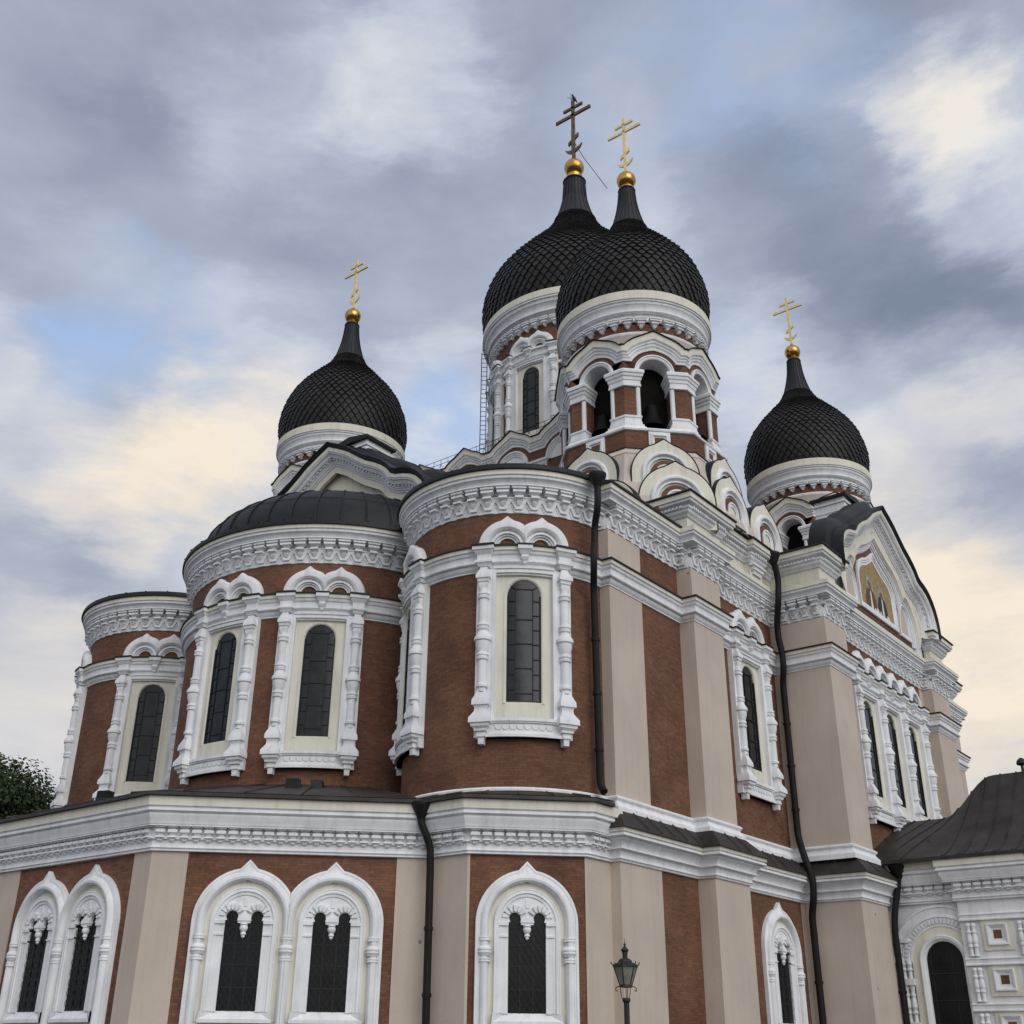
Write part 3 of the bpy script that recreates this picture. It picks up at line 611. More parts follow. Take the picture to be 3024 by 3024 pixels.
# ---- side wall, transept and far bay -----------------------------------------
pu = [(-8.49, -11.6), (-8.49, -12.74), (-3.91, -12.74), (-3.91, -13.3), (-1.82, -13.3), (-1.82, -12.74), (3.7, -12.74), (3.7, -15.07), (5.77, -15.07), (5.77, -14.6), (16.2, -14.6), (16.2, -15.07), (18.6, -15.07), (18.6, -12.74), (21.0, -12.74), (21.0, -13.3), (25.6, -13.3), (25.6, 10)]
mb = MB(); sweep(mb, pu, [(0, 18.3), (0, 7.9)], caps=False); wu = mb.build('side_wall', BRICK, K, "upper brick side wall with taupe pilasters")
co = MB(); sweep(co, pu, P_COR)
for F, wd in along(pu[:-1], .5): unit_upper(co, F, wd)
co.build('cornice', [WHITE, VOID], wu)
x = MB(); sweep(x, pu, P_CRM+[(.3, 18.54)]); x.build('fascia', CREAM, wu)
x = MB(); sweep(x, [(-8.49, -10.9)]+pu[1:3]+[(-3.91, -13.0)], [(-1.5, 19.0)]+P_LIP[1:], caps=False); x.build('roof_edge', EDGE, wu)
x = MB(); sweep(x, pu, P_STR); x.build('string_course', WHITE, wu)
x = MB(); sweep(x, pu, P_SCRM+[(.2, 15.94)]); x.build('string_fascia', CREAM, wu)
x = MB(); sweep(x, pu, P_SLIP, caps=False); x.build('string_flashing', EDGE, wu)
x = MB(); sweep(x, pu, P_BASE); x.build('base_moulding', WHITE, wu)
slab([(-8.49, -11.7), (-8.49, -12.74), (-6.51, -12.74)], 8.3, 17.34, .03, 'pilaster', wu)
slab([(-3.91, -12.74), (-3.91, -13.3), (-1.82, -13.3), (-1.82, -12.74)], 8.3, 17.34, .03, 'pilaster', wu)
slab([(3.7, -12.74), (3.7, -15.07), (5.77, -15.07), (5.77, -14.6)], 8.3, 17.34, .03, 'pilaster', wu)
slab([(16.2, -14.6), (16.2, -15.07), (18.6, -15.07), (18.6, -12.8)], 8.3, 17.34, .03, 'pilaster', wu)
slab([(15.75, -14.6), (16.2, -14.6)], 8.3, 17.34, .02, 'pilaster', wu)
slab([(21, -12.74), (21, -13.3), (25.6, -13.3), (25.6, -10)], 8.3, 17.34, .03, 'pilaster', wu)
window_upper(PF(1.1, -12.74, 0, -1), 0, K, label="round-headed window in the side wall left of the gabled front", cols=1.25)
window_upper(PF(11.0, -14.6, 0, -1), 0, K, 3, 2.62, "row of three round-headed windows under the mosaic gable", cols=1.31)
# attic over the side wall
def attic(path, parent, dent=True, zt=0):
    a = MB(); sweep(a, path, [(d, z+zt) for d, z in P_ACOR])
    if dent:
        for F, wd in along(path, .16): box(a, F, -.045, .045, 19.63+zt, 19.73+zt, .2, .30)
    a.build('attic_cornice', WHITE, parent)
    a = MB(); sweep(a, path, [(d, z+zt) for d, z in P_ACRM+[(.3, 19.9)]]); sweep(a, path, [(0, 19.34+zt), (0, 18.6)]); a.build('attic', CREAM, parent)
    a = MB(); sweep(a, path, [(d, z+zt) for d, z in P_ALIP], caps=False); a.build('attic_roof_edge', EDGE, parent)
attic([(-3.95, -11.9), (-3.95, -13.32), (-1.4, -13.32), (-1.4, -12.95), (1.3, -12.95), (1.3, -13.2), (2.35, -13.2), (2.35, -12.9), (3.72, -12.9)], wu)
x = MB(); F = PF(1.8, -13.2, 0, -1); secs(x, F, 0, [(19.30, .55, .22), (19.22, .55, .22), (19.18, .45, .16), (19.06, .43, .15), (19.03, .36, .1), (18.9, .34, .08)]); x.build('bracket', WHITE, wu)
attic([(3.7, -12.4), (3.7, -15.1), (5.35, -15.1), (5.35, -14.8)], wu, zt=.12)
attic([(16.8, -14.8), (16.8, -15.1), (18.6, -15.1), (18.6, -12.8)], wu, zt=.12)
attic([(21.0, -12.0), (21.0, -13.32), (25.6, -13.32), (25.6, -8)], wu)
x = MB()    # flat roofs behind the parapets
for q in ([(-8.6, -12.6), (-3.9, -12.6), (-3.9, -4), (-8.6, -4)], [(-3.9, -13.0), (3.8, -13.0), (3.8, -4), (-3.9, -4)], [(3.6, -14.5), (18.6, -14.5), (18.6, 12), (3.6, 12)], [(18.6, -13.0), (25.6, -13.0), (25.6, 12), (18.6, 12)], [(-8.6, -4.1), (3.7, -4.1), (3.7, 13), (-8.6, 13)]):
    zz = 18.9 if q[0][0] < -8 and q[0][1] < -10 else 20.2
    x.poly([(a, b, zz) for a, b in q])
x.build('roof_deck', DARKROOF, K)
x = MB()
for xa, xb, ya, yb in ((-8.5, 25.5, -12.5, 13.5),): ngon(x, 8.5, .5, [(12.9, 20.0), (12.9, 8)], 4, 0)
x.build('inner_wall', BRICK, K)
# ---- big keel gables ---------------------------------------------------------
GP = [(0, 24.86), (.25, 24.72), (.6, 24.56), (1.2, 24.24), (1.75, 23.84), (2.25, 23.50), (2.75, 23.25), (3.2, 22.98), (3.5, 22.74), (3.75, 22.45), (4.0, 22.33), (4.4, 22.24), (4.8, 22.1), (5.1, 21.92), (5.4, 21.62), (5.62, 21.3), (5.78, 20.9), (5.85, 20.5), (5.85, 19.9)]
def mirror(h): return [(-u, z) for u, z in h[::-1]]+h[1:]
def inset(P, o):          # moves an outline inwards
    n = len(P); out = []
    mt = mitre([(u, z) for u, z in P])       # walking left to right over the top: right of the way is inside
    return [(p[0]+m[0]*o, p[1]+m[1]*o) for p, m in zip(P, mt)]
def loft(mb, F, A, B, prof, m=0, cl=None):
    rows = []
    for t, d in prof:
        row = [(a[0]+(b[0]-a[0])*t, a[1]+(b[1]-a[1])*t, d) for a, b in zip(A, B)]
        if cl: row = [(max(-cl(d), min(cl(d), u)), z, dd) for u, z, dd in row]
        rows.append(row)
    G(mb, F, rows, m)
def gable(F, mosaic, label, back=9.):
    O = mirror(GP); Z0 = 18.7
    def leg(P): return P
    pl = MB(); q = [(u, z) for u, z in O]; base = [(-5.6, Z0)]+inset(O, .2)+[(5.6, Z0)]
    # wall plate, built as strips down to the base line
    G(pl, F, [[(u, z, .0) for u, z in inset(O, .2)], [(u, Z0, .0) for u, z in inset(O, .2)]])
    g = pl.build('gable', WHITE, K, label)
    cr = MB(); mo = MB(); I = O; J = inset(O, 1.25); k = 1/1.25
    loft(cr, F, I, J, [(0, .78), (0, .86), (.24*k, .84), (.24*k, .7)])
    loft(mo, F, I, J, [(.24*k, .84), (.27*k, .8), (.30*k, .8), (.33*k, .72), (.38*k, .70), (.42*k, .66), (.44*k, .66), (.44*k, .52), (.55*k, .52), (.57*k, .48), (.62*k, .46), (.66*k, .40), (.70*k, .39), (.72*k, .34)])
    loft(cr, F, I, J, [(.72*k, .34), (.98*k, .33), (.98*k, .2)]); 
    for a, b in zip(inset(O, .46), inset(O, .46)[1:]):        # dentils along the rake
        l = hypot(b[0]-a[0], b[1]-a[1]); n = max(1, int(l/.17))
        for i in range(n):
            t = (i+.5)/n; u, z = a[0]+(b[0]-a[0])*t, a[1]+(b[1]-a[1])*t; tx, tz = (b[0]-a[0])/l*.05, (b[1]-a[1])/l*.05; nx, nz = tz/.05*.045, -tx/.05*.045
            q = [(u-tx-nx, z-tz-nz), (u+tx-nx, z+tz-nz), (u+tx+nx, z+tz+nz), (u-tx+nx*1, z-tz+nz)]
            G(mo, F, [[(a_, b_, .5) for a_, b_ in q+q[:1]], [(a_, b_, .60) for a_, b_ in q+q[:1]]]); mo.poly([F(a_, b_, .60) for a_, b_ in q])
    cr.build('cream_band', CREAM, g)
    mo.build('raking_cornice', WHITE, g)
    q0 = .4 if back < 1.2 else -.2; rf = MB(); O2 = [(u*1.01, z+.10) for u, z in O]; R1 = [(u, z, .98) for u, z in O2]
    G(rf, F, [[(u, z-.10, .86) for u, z in O], R1, [(u, z+.03, .9) for u, z in O2], [(u, z+.05, q0) for u, z in O2], [(u*1.035, z+.32, q0-.1) for u, z in O2], [(u*1.035, z+.50, q0-.3) for u, z in O2], [(u*1.035, z+.52, -back) for u, z in O2]][::-1])
    for dpt in ([] if back < 1.2 else [-.9]):
        pts = [F(u*1.035, z+.53, dpt) for u, z in O2]; tube(rf, pts, .03, 5)
    rf.build('roof', DARKROOF, g)
    rb = MB(); cap = MB()       # ridge block behind the gable
    Fo = F; bw = 1.25 if mosaic else .95
    box(rb, Fo, -bw, bw, 23.0, 25.4, -1.9, -.42); box(rb, Fo, -bw-.06, bw+.06, 25.12, 25.2, -1.95, -.36); box(rb, Fo, -bw-.03, bw+.03, 24.7, 24.75, -1.95, -.39)
    c_w = bw+.17; box(cap, Fo, -c_w, c_w, 25.4, 25.52, -2.05, -.25)
    G(cap, Fo, [[(-c_w, 25.52, -2.05), (-c_w, 25.52, -.25)], [(0, 25.72, -2.05), (0, 25.72, -.25)], [(c_w, 25.52, -2.05), (c_w, 25.52, -.25)]]); cap.poly([Fo(*p) for p in ((-c_w, 25.52, -.25), (c_w, 25.52, -.25), (0, 25.72, -.25))])
    if mosaic is not None: rb.build('ridge_block', WHITE, g); cap.build('ridge_cap', DARKROOF, g)
    # recessed field
    H = [(0, 23.45), (.6, 23.05), (1.2, 22.72), (1.9, 22.42), (2.45, 22.05), (2.8, 21.6), (2.95, 21.25), (3.1, 21.45), (3.5, 21.4), (3.9, 21.1), (4.25, 20.6), (4.45, 19.9), (4.5, 19.25)]
    Hm = mirror(H); Hi = inset(Hm, .35)
    if not mosaic:
        f = MB(); Q = mirror([(0, 24.0), (.7, 23.55), (1.4, 23.2), (2.1, 22.95), (2.7, 22.55), (3.1, 22.0), (3.35, 21.3), (3.4, 20.0)])
        cr2 = MB(); Bq = inset(O, .98); n = len(Q); 
        Bs = [min(Bq, key=lambda p: (p[0]-a[0]*1.45)**2+(p[1]-(a[1]+.2))**2) for a in Q]
        G(cr2, F, [[(u, z, .33) for u, z in Bs], [(u, z, .33) for u, z in Q], [(u, z, -.25) for u, z in Q]]); cr2.build('cream_face', CREAM, g)
        G(f, F, [[(u, z, .02) for u, z in Q], [(u, 18.7, .02) for u, z in Q]]); f.build('recessed_field', CREAM, g)
        return g
    wb = MB()
    Bq = inset(O, .98); Bs = [min(Bq, key=lambda p: (p[0]-a[0]*1.14)**2+(p[1]-(a[1]+.25))**2) for a in Hm]
    f = MB(); G(f, F, [[(u, z, .33) for u, z in Bs], [(u, z, .33) for u, z in Hm]]); G(f, F, [[(u, z, .33) for u, z in Hm], [(u, z, .24) for u, z in inset(Hm, .06)]])
    f.build('cream_face', CREAM, g)
    loft(wb, F, Hm, Hi, [(.0, .24), (.22, .24), (.26, .18), (.5, .17), (.54, .12), (.8, .12), (.84, .06), (1, .05)])
    wb.build('recess_moulding', WHITE, g)
    r = MB(); G(r, F, [[(u, z, .045) for u, z in Hi], [(u, 19.22, .045) for u, z in Hi]]); r.build('brick_field', BRICK, g)
    def niche(half, name, fill, uc=0, wfr=.34, zb=19.55):
        P = mirror(half); w_ = inset(P, wfr); m = MB()
        A = [(P[0][0], zb-.12)]+P+[(P[-1][0], zb-.12)]; B = [(w_[0][0], zb+wfr*.6)]+w_+[(w_[-1][0], zb+wfr*.6)]
        A = [(u+uc, z) for u, z in A]; B = [(u+uc, z) for u, z in B]
        loft(m, F, A+A[:1], B+B[:1], [(0, .05), (0, .15), (.3, .16), (.34, .11), (.6, .12), (.64, .08), (1, .075), (1, .05)]); o = m.build(name, WHITE, g)
        p = MB(); Bx = [(u, z) for u, z in B]; G(p, F, [[(u, z, .062) for u, z in Bx], [(u, zb, .062) for u, z in Bx]]); return o, p, fill
    o, p, _ = niche([(0, 22.75), (.5, 22.42), (1., 22.15), (1.5, 21.98), (1.95, 21.72), (2.2, 21.35), (2.28, 20.9), (2.28, 19.7)], 'mosaic_frame', None)
    p.build('mosaic', MOSAIC, g)
    for s_ in (-1, 1):
        hh = [(0, 21.15), (.28, 21.05), (.5, 20.8), (.64, 20.4), (.72, 19.9), (.74, 19.55)]
        o, p, _ = niche(hh, 'niche', None, s_*3.25, .22, 19.5); p.build('niche_field', BEIGE, g)
    fg = MB()      # two plain standing figures with haloes, in flat tesserae
    def disc(uc, zc, a, b, d, m, n=20): q = [(uc+a*cos(2*pi*i/n), zc+b*sin(2*pi*i/n)) for i in range(n)]; fg.poly([F(u, z, d) for u, z in q], q, m)
    def shape(P, d, m): fg.poly([F(u, z, d) for u, z in P], P, m)
    for uc, zt, rb_, k in ((-.75, 20.86, 0, 1.1), (.62, 20.72, 1, 1.0)):
        disc(uc, zt, .36*k, .40*k, .066, 2); disc(uc, zt-.02, .27*k, .31*k, .068, 4); disc(uc, zt-.04, .13, .19, .072, 3)
        disc(uc, zt+.07, .145, .12, .071, 1 if rb_ else 0)
        shape([(uc-.62*k, 19.6), (uc-.58*k, 20.2), (uc-.4*k, 20.6), (uc-.12, 20.72), (uc+.12, 20.72), (uc+.4*k, 20.6), (uc+.55*k, 20.2), (uc+.6*k, 19.6)], .070, rb_)
        shape([(uc-.12, 19.6), (uc-.05, 20.6), (uc+.06, 20.6), (uc+.16, 19.6)], .074, 5)
    for a, b, w_, h_ in ((-.05, 19.6, .25, .35), (.3, 19.6, .2, .3), (-.35, 19.6, .2, .28), (1.2, 19.6, .3, .32)): shape([(a-w_, b), (a-w_*.5, b+h_), (a+w_*.3, b+h_*.9), (a+w_, b)], .076, 5)
    fg.build('figures', [ROBE1, ROBE2, HALO, SKIN, MOSAIC, CREAM], g)
    return g
gable(PF(11.07, -14.75, 0, -1), True, "keel-shaped gable with a gold mosaic over three windows", .45)
class Low:      # the same wall frame set lower
    curved = False
    def __init__(s, F, dz): s.F = F; s.dz = dz; s.o = F.o; s.n = F.n; s.t = F.t
    def __call__(s, u, z, d): return s.F(u, z-s.dz, d)
gable(Low(PF(-8.6, .35, -1, 0), .38), False, "plain keel-shaped gable behind the domed middle apse", 1.7)
# ---- onion domes -----------------------------------------------------------
DOME_S = [(.44, 38.67), (.54, 38.03), (.70, 37.38), (.93, 36.72), (1.40, 36.02), (2.0, 35.33), (2.48, 34.78), (2.86, 34.24), (3.15, 33.66), (3.34, 33.08), (3.45, 32.6), (3.49, 32.15), (3.46, 31.7), (3.38, 31.2), (3.26, 30.8)]
DOME_C = [(.76, 50.2), (1.04, 49.06), (1.49, 47.87), (2.4, 46.45), (3.4, 45.3), (4.3, 44.25), (5.03, 43.2), (5.45, 42.3), (5.65, 41.4), (5.65, 40.7), (5.52, 39.8), (5.35, 39.15)]
def curve(P, n=240):
    pts = []
    for i in range(len(P)-1):
        p0 = P[max(i-1, 0)]; p1 = P[i]; p2 = P[i+1]; p3 = P[min(i+2, len(P)-1)]
        for k in range(20):
            t = k/20; q = []
            for a in (0, 1): q.append(.5*(2*p1[a]+(p2[a]-p0[a])*t+(2*p0[a]-5*p1[a]+4*p2[a]-p3[a])*t*t+(3*p1[a]-p0[a]-3*p2[a]+p3[a])*t**3))
            pts.append(tuple(q))
    pts.append(P[-1]); return pts
def tiles(mb, P, n, ratio, r_from, r_to, z_top, z_bot, lift):
    """diamond shingles over a dome profile P (r, z top to bottom); each tips out at its lower point"""
    C_ = [p for p in curve(P)]
    s = [0]
    for a, b in zip(C_, C_[1:]): s.append(s[-1]+hypot(b[0]-a[0], b[1]-a[1]))
    def at(x):
        x = max(0, min(x, s[-1])); i = 0; lo, hi = 0, len(s)-1
        while hi-lo > 1:
            m_ = (lo+hi)//2
            if s[m_] <= x: lo = m_
            else: hi = m_
        f = (x-s[lo])/((s[hi]-s[lo]) or 1); a, b = C_[lo], C_[hi]; dx, dz_ = b[0]-a[0], b[1]-a[1]; l = hypot(dx, dz_) or 1
        return a[0]+dx*f, a[1]+dz_*f, -dz_/l, dx/l          # r, z, outward normal (r, z)
    x0 = next(s[i] for i, p in enumerate(C_) if p[1] <= z_top); x1 = next((s[i] for i, p in enumerate(C_) if p[1] <= z_bot), s[-1])
    x = x0; row = 0
    while x < x1:
        r, z, nr, nz = at(x); w = 2*pi*r/n; h = w*ratio*.5
        def P_(xx, th, d):
            rr, zz, a, b = at(xx); return ((rr+a*d)*cos(th), (rr+a*d)*sin(th), zz+b*d)
        for k in range(n):
            th = 2*pi*(k+.5*(row % 2))/n; dt = pi/n*.985; j = random.uniform(.8, 1.2)*lift
            T = P_(x-h*.98, th, -.01); Lf = P_(x, th-dt, j*.45); Rg = P_(x, th+dt, j*.45); B = P_(x+h*.98, th, j); Cn = P_(x, th, j*.62)
            L2 = P_(x, th-dt, -.03); R2 = P_(x, th+dt, -.03); B2 = P_(x+h*.98, th, -.03)
            mb.poly([T, Lf, Cn]); mb.poly([T, Cn, Rg]); mb.poly([Lf, B, Cn]); mb.poly([Cn, B, Rg]); mb.poly([Lf, L2, B2, B]); mb.poly([B, B2, R2, Rg])
        x += h; row += 1
def cross(z0, k, m, parent, tilt=0.):
    """three-barred cross with a crescent foot; its bars lie north-south"""
    c = MB(); F = PF(0, 0, -1, 0); t = .045*k
    def pl(u0, u1, za, zb): box(c, F, u0, u1, z0+za*k, z0+zb*k, -t, t); G(c, F, [[(u1, z0+zb*k, -t), (u0, z0+zb*k, -t)], [(u1, z0+za*k, -t), (u0, z0+za*k, -t)]])
    pl(-.075*k, .075*k, 0, 3.5); pl(-.95*k, .95*k, 2.53, 2.69); pl(-.52*k, .52*k, 2.99, 3.13)
    q = [(-.27, .86), (.27, 1.22), (.27, 1.42), (-.27, 1.06)]; q = [(u*k, z0+z*k) for u, z in q]
    for d, o in ((t*.9, 1), (-t*.9, -1)): c.poly([F(u, z, d) for u, z in (q if o > 0 else q[::-1])])
    G(c, F, [[(u, z, -t*.9) for u, z in q+q[:1]], [(u, z, t*.9) for u, z in q+q[:1]]])
    n = 14; out = []; inn = []
    for i in range(n+1):
        a = pi+pi*(.06+.88*i/n); w = sin(pi*i/n); out.append((.46*k*cos(a), z0+(.80+.46*sin(a))*k)); inn.append((.46*k*cos(a)*(1-.06*w), z0+(.80+.46*sin(a)+.20*w**.8)*k))
    for d, o in ((t*.8, 1), (-t*.8, -1)): G(c, F, [[(u, z, d) for u, z in (inn if o > 0 else out)], [(u, z, d) for u, z in (out if o > 0 else inn)]])
    G(c, F, [[(u, z, t*.8) for u, z in out], [(u, z, -t*.8) for u, z in out]]); G(c, F, [[(u, z, -t*.8) for u, z in inn], [(u, z, t*.8) for u, z in inn]])
    return c.build('cross', m, parent, flat=True)
def crown(tower, P, k, zr, ntile, ball_r, ball_z, neck_top, cz, crossmat, lift, small):
    d = MB(); revolve(d, 0, 0, [(r-.03, z) for r, z in curve(P)[::4]], 64); tiles(d, P, ntile, 1.32, 0, 9, small, P[-1][1]+.05, lift)
    tiles(d, P, int(ntile*.8), 1.15, 0, 9, zr-.05, small+.0, lift*.5)
    d.build('dome', TILE, tower, flat=True)
    nk = MB(); N_ = [(P[0][0]*.86, neck_top), (P[0][0]*.93, neck_top-.08*k), (P[0][0]*1.0, neck_top-.1*k), (P[0][0]*.9, neck_top-.16*k)]+[p for p in curve(P) if zr <= p[1] < neck_top-.25*k]
    last = N_[-1]; N_ += [(last[0]+.05*k, last[1]-.02), (last[0]+.09*k, last[1]-.07*k), (last[0]+.05*k, last[1]-.13*k)]
    revolve(nk, 0, 0, N_, 40)
    for i in range(20):
        a = 2*pi*i/20; tube(nk, [((r+.012)*cos(a), (r+.012)*sin(a), z) for r, z in N_[3:-3:3]], .018*k, 4)
    nk.build('neck', NECK, tower)
    b = MB(); bp = [(.03, ball_z+ball_r*1.12), (.09*k, ball_z+ball_r*.99)]+[(ball_r*sin(a), ball_z+ball_r*cos(a)) for a in [pi*(i+1.5)/19 for i in range(16)]]+[(ball_r*.5, ball_z-ball_r*.92), (ball_r*.62, ball_z-ball_r*1.02), (ball_r*.8, ball_z-ball_r*1.1), (ball_r*.75, neck_top-.02)]
    revolve(b, 0, 0, bp, 32); b.build('ball', GOLDB, tower)
    cross(cz, k, crossmat, tower)
def wav(R, zc, tip, zv, n=22, phi=70, sharp=True):
    """outline of one wave of a kokoshnik cornice: level shoulder, round arch, pointed tip, level shoulder"""
    f = keel(R, tip, phi, False) if tip else (lambda t: R); a0 = asin(max(-1, min(1, (zv-zc)/R))) if R > abs(zv-zc) else 0
    P = [(-9, zv)]
    for i in range(n+1):
        t = pi-a0-(pi-2*a0)*i/n; r = f(t); P.append((r*cos(t), zc+r*sin(t)))
    P.append((9, zv)); return P
def kokoshnik(F, hw, z0, zc, tip, back, parent, name='kokoshnik', u=0., label=None):
    k = MB(); f0 = keel(hw, tip-zc, 72)
    rings(k, F, u, zc, [(f0, .0), (f0, .05), (hw*.70, .05)], leg=z0, phis=(72,))
    rings(k, F, u, zc, [(hw*.32, .03), (.001, .03)], leg=z0)
    for s_ in (1,): G(k, F, [[(u-hw*.70, zc, .05), (u+hw*.70, zc, .05)], [(u-hw*.70, z0, .05), (u+hw*.70, z0, .05)]])
    o = k.build(name, CREAM, parent, label)
    m = MB(); q = hw
    rings(m, F, u, zc, [(q*.72, .05), (q*.72, .12), (q*.70, .17), (q*.66, .19), (q*.62, .18), (q*.585, .12), (q*.57, .06), (q*.54, .09), (q*.51, .09), (q*.50, .0), (q*.46, -.02), (q*.44, -.02), (q*.43, -.10)], leg=z0)
    m.build('arch_moulding', WHITE, o)
    b = MB(); rings(b, F, u, zc, [(q*.44, .055), (q*.30, .055)], leg=z0); b.build('brick_band', BRICK, o)
    m = MB(); rings(m, F, u, zc, [(q*.31, .055), (q*.31, .1), (q*.26, .1), (q*.25, .06), (q*.2, .07), (q*.17, .06)], leg=z0); m.build('inner_moulding', WHITE, o)
    r = MB(); f1 = keel(hw+.05, tip-zc+.06, 72); f2 = keel(hw-.02, tip-zc-.02, 72)
    rings(r, F, u, zc, [(f2, .03), (f1, .06), (f1, -back)], leg=z0, phis=(72,)); r.build('roof', DARKROOF, o)
    return o
def tower(loc, label):
    T = MB(); n8 = 8; off = 0
    a = 3.15; hs = a*tan(pi/8)
    FR = [PF(cos(pi/4*i)*a, sin(pi/4*i)*a, cos(pi/4*i), sin(pi/4*i)) for i in range(8)]
    cl = lambda d: (a+d)*tan(pi/8)
    zc = 26.88; ro = .66
    # brick arches between the piers
    br_ = MB(); A0 = [(-ro-.18, zc)]+wav(ro+.18, zc, None, zc)[1:-1]+[(ro+.18, zc)]
    A = wav(1.06, zc, 1.09, 27.36); A1 = [(-9, zc)]+A[1:-1]+[(9, zc)]
    n = len(A)
    for F in FR:
        loft(br_, F, A0, A, [(0, .0), (1, .0)], 0, cl); G(br_, F, [[(-hs, 27.34, 0), (-ro-.1, 27.34, 0)], [(-hs, zc-.1, 0), (-ro-.1, zc-.1, 0)]]); G(br_, F, [[(ro+.1, 27.34, 0), (hs, 27.34, 0)], [(ro+.1, zc-.1, 0), (hs, zc-.1, 0)]])
    for i in range(8):      # piers wrapped round the corners
        F1, F2 = FR[i], FR[(i+1) % 8]
        v = F1(hs, 0, 0)[:2]; p = [F1(ro+.02, 0, -.75)[:2], F1(ro+.02, 0, -.03)[:2], v, F2(-ro-.02, 0, -.03)[:2], F2(-ro-.02, 0, -.75)[:2]]
        sweep(br_, p, [(0, 26.95), (0, 24.05)], caps=False)
    # parapet
    ngon(br_, 0, 0, [(3.36, 24.02), (3.36, 23.12)], 8, off)
    t = br_.build('belfry', BRICK, K, label, loc)
    def part(mb, name, m, flat=False): return mb.build(name, m, t, flat=flat)
    w = MB()
    B = wav(1.74, zc, 1.93, 28.02)
    B = [(u, z) for u, z in B]
    for F in FR:
        loft(w, F, A, B, [(0, 0), (0, .06), (.08, .07), (.10, .04), (.20, .07), (.24, .11), (.27, .11), (.29, .075), (.37, .10), (.41, .15), (.46, .155), (.48, .12), (.54, .16), (.58, .19)], 0, cl)
        rings(w, F, 0, zc, [(ro+.19, 0), (ro+.19, .09), (ro+.13, .11), (ro+.11, .07), (ro+.04, .07), (ro, .04), (ro, -.75)])
    part(w, 'wave_cornice', WHITE)
    w = MB()
    for F in FR: loft(w, F, A, B, [(.58, .19), (.58, .21), (.97, .22), (.97, .15)], 0, cl)
    part(w, 'cream_wave', CREAM)
    w = MB(); B2 = [(u, z+.03) for u, z in B]
    for F in FR: loft(w, F, A, B2, [(.95, .21), (.96, .29), (1., .29), (1., .0), (.9, -.5)], 0, cl)
    part(w, 'roof_edge', EDGE)
    w = MB()
    for i in range(8):
        F1, F2 = FR[i], FR[(i+1) % 8]; v = F1(hs, 0, 0)[:2]
        p = [F1(ro+.02, 0, -.75)[:2], F1(ro+.02, 0, -.0)[:2], v, F2(-ro-.02, 0, -.0)[:2], F2(-ro-.02, 0, -.75)[:2]]
        sweep(w, p, [(0, 26.98), (.16, 26.93), (.21, 26.86), (.21, 26.74), (.17, 26.71), (.15, 26.60), (.11, 26.57), (.09, 26.44), (.06, 26.42), (.06, 26.25), (.08, 26.24), (.08, 26.16), (0, 26.14)])
        sweep(w, p, [(0, 24.78), (.07, 24.77), (.07, 24.68), (.04, 24.66), (.04, 24.52), (.07, 24.46), (.07, 24.36), (.13, 24.33), (.13, 24.25), (.19, 24.18), (.24, 24.10), (.24, 24.02), (.1, 23.98)])
        for F, s_ in ((F1, 1), (F2, -1)): lathe(w, F, s_*(ro+.06), -.06, [(26.2, .10), (24.7, .10)], 12, a0=-1.6, a1=pi+1.6)
    ngon(w, 0, 0, [(3.2, 24.12), (3.42, 24.10), (3.46, 24.04), (3.44, 23.97), (3.37, 23.94)], 8, off)
    part(w, 'pier_trim', WHITE)
    for F0 in FR:
        w = MB(); F = PF(F0.o[0]+F0.n[0]*.21, F0.o[1]+F0.n[1]*.21, *F0.n)
        def rc(h, z0, z1): return [(-h, z1), (h, z1), (h, z0), (-h, z0), (-h, z1)]
        G(w, F, [[(u, z, d) for u, z in rc(h, z0, z1)] for h, z0, z1, d in ((.44, 23.16, 23.93, 0), (.44, 23.16, 23.93, .07), (.37, 23.24, 23.86, .07), (.35, 23.27, 23.83, .1), (.28, 23.34, 23.76, .1), (.25, 23.37, 23.73, .04), (.20, 23.41, 23.69, .03))])
        w.poly([F(u, z, .032) for u, z in ((-.2, 23.41), (.2, 23.41), (.2, 23.69), (-.2, 23.69))], [(-.2, 23.41), (.2, 23.41), (.2, 23.69), (-.2, 23.69)], 1)
        part(w, 'parapet_panel', [WHITE, BRICK])
    w = MB(); ngon(w, 0, 0, [(3.4, 23.14), (3.62, 22.80), (3.64, 22.78), (3.62, 22.76), (4.3, 20.2)], 8, off); part(w, 'sloping_base', PALE)
    w = MB(); ngon(w, 0, 0, [(3.36, 23.15), (3.47, 23.14), (3.48, 23.09), (3.4, 23.08)], 8, off); part(w, 'flashing', EDGE)
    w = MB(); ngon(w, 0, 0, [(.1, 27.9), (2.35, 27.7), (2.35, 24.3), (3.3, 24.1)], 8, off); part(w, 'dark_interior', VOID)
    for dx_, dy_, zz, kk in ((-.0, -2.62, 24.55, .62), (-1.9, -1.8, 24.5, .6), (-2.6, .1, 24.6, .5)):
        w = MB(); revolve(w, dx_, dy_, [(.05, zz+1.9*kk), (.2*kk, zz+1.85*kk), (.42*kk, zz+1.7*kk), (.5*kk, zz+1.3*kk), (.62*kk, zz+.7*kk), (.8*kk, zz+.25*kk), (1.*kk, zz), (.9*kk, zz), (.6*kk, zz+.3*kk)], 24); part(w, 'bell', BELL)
    # drum
    w = MB(); revolve(w, 0, 0, [(3.2, 28.78), (3.12, 28.45), (3.1, 28.2), (2.9, 27.9)], 48); part(w, 'sloping_roof', PALE)
    w = MB(); revolve(w, 0, 0, [(3.02, 29.4), (3.02, 28.7)], 64); d = part(w, 'drum', BRICK)
    w = MB(); revolve(w, 0, 0, [(3.02, 28.95), (3.16, 28.93), (3.22, 28.86), (3.2, 28.77), (3.1, 28.74)], 64)
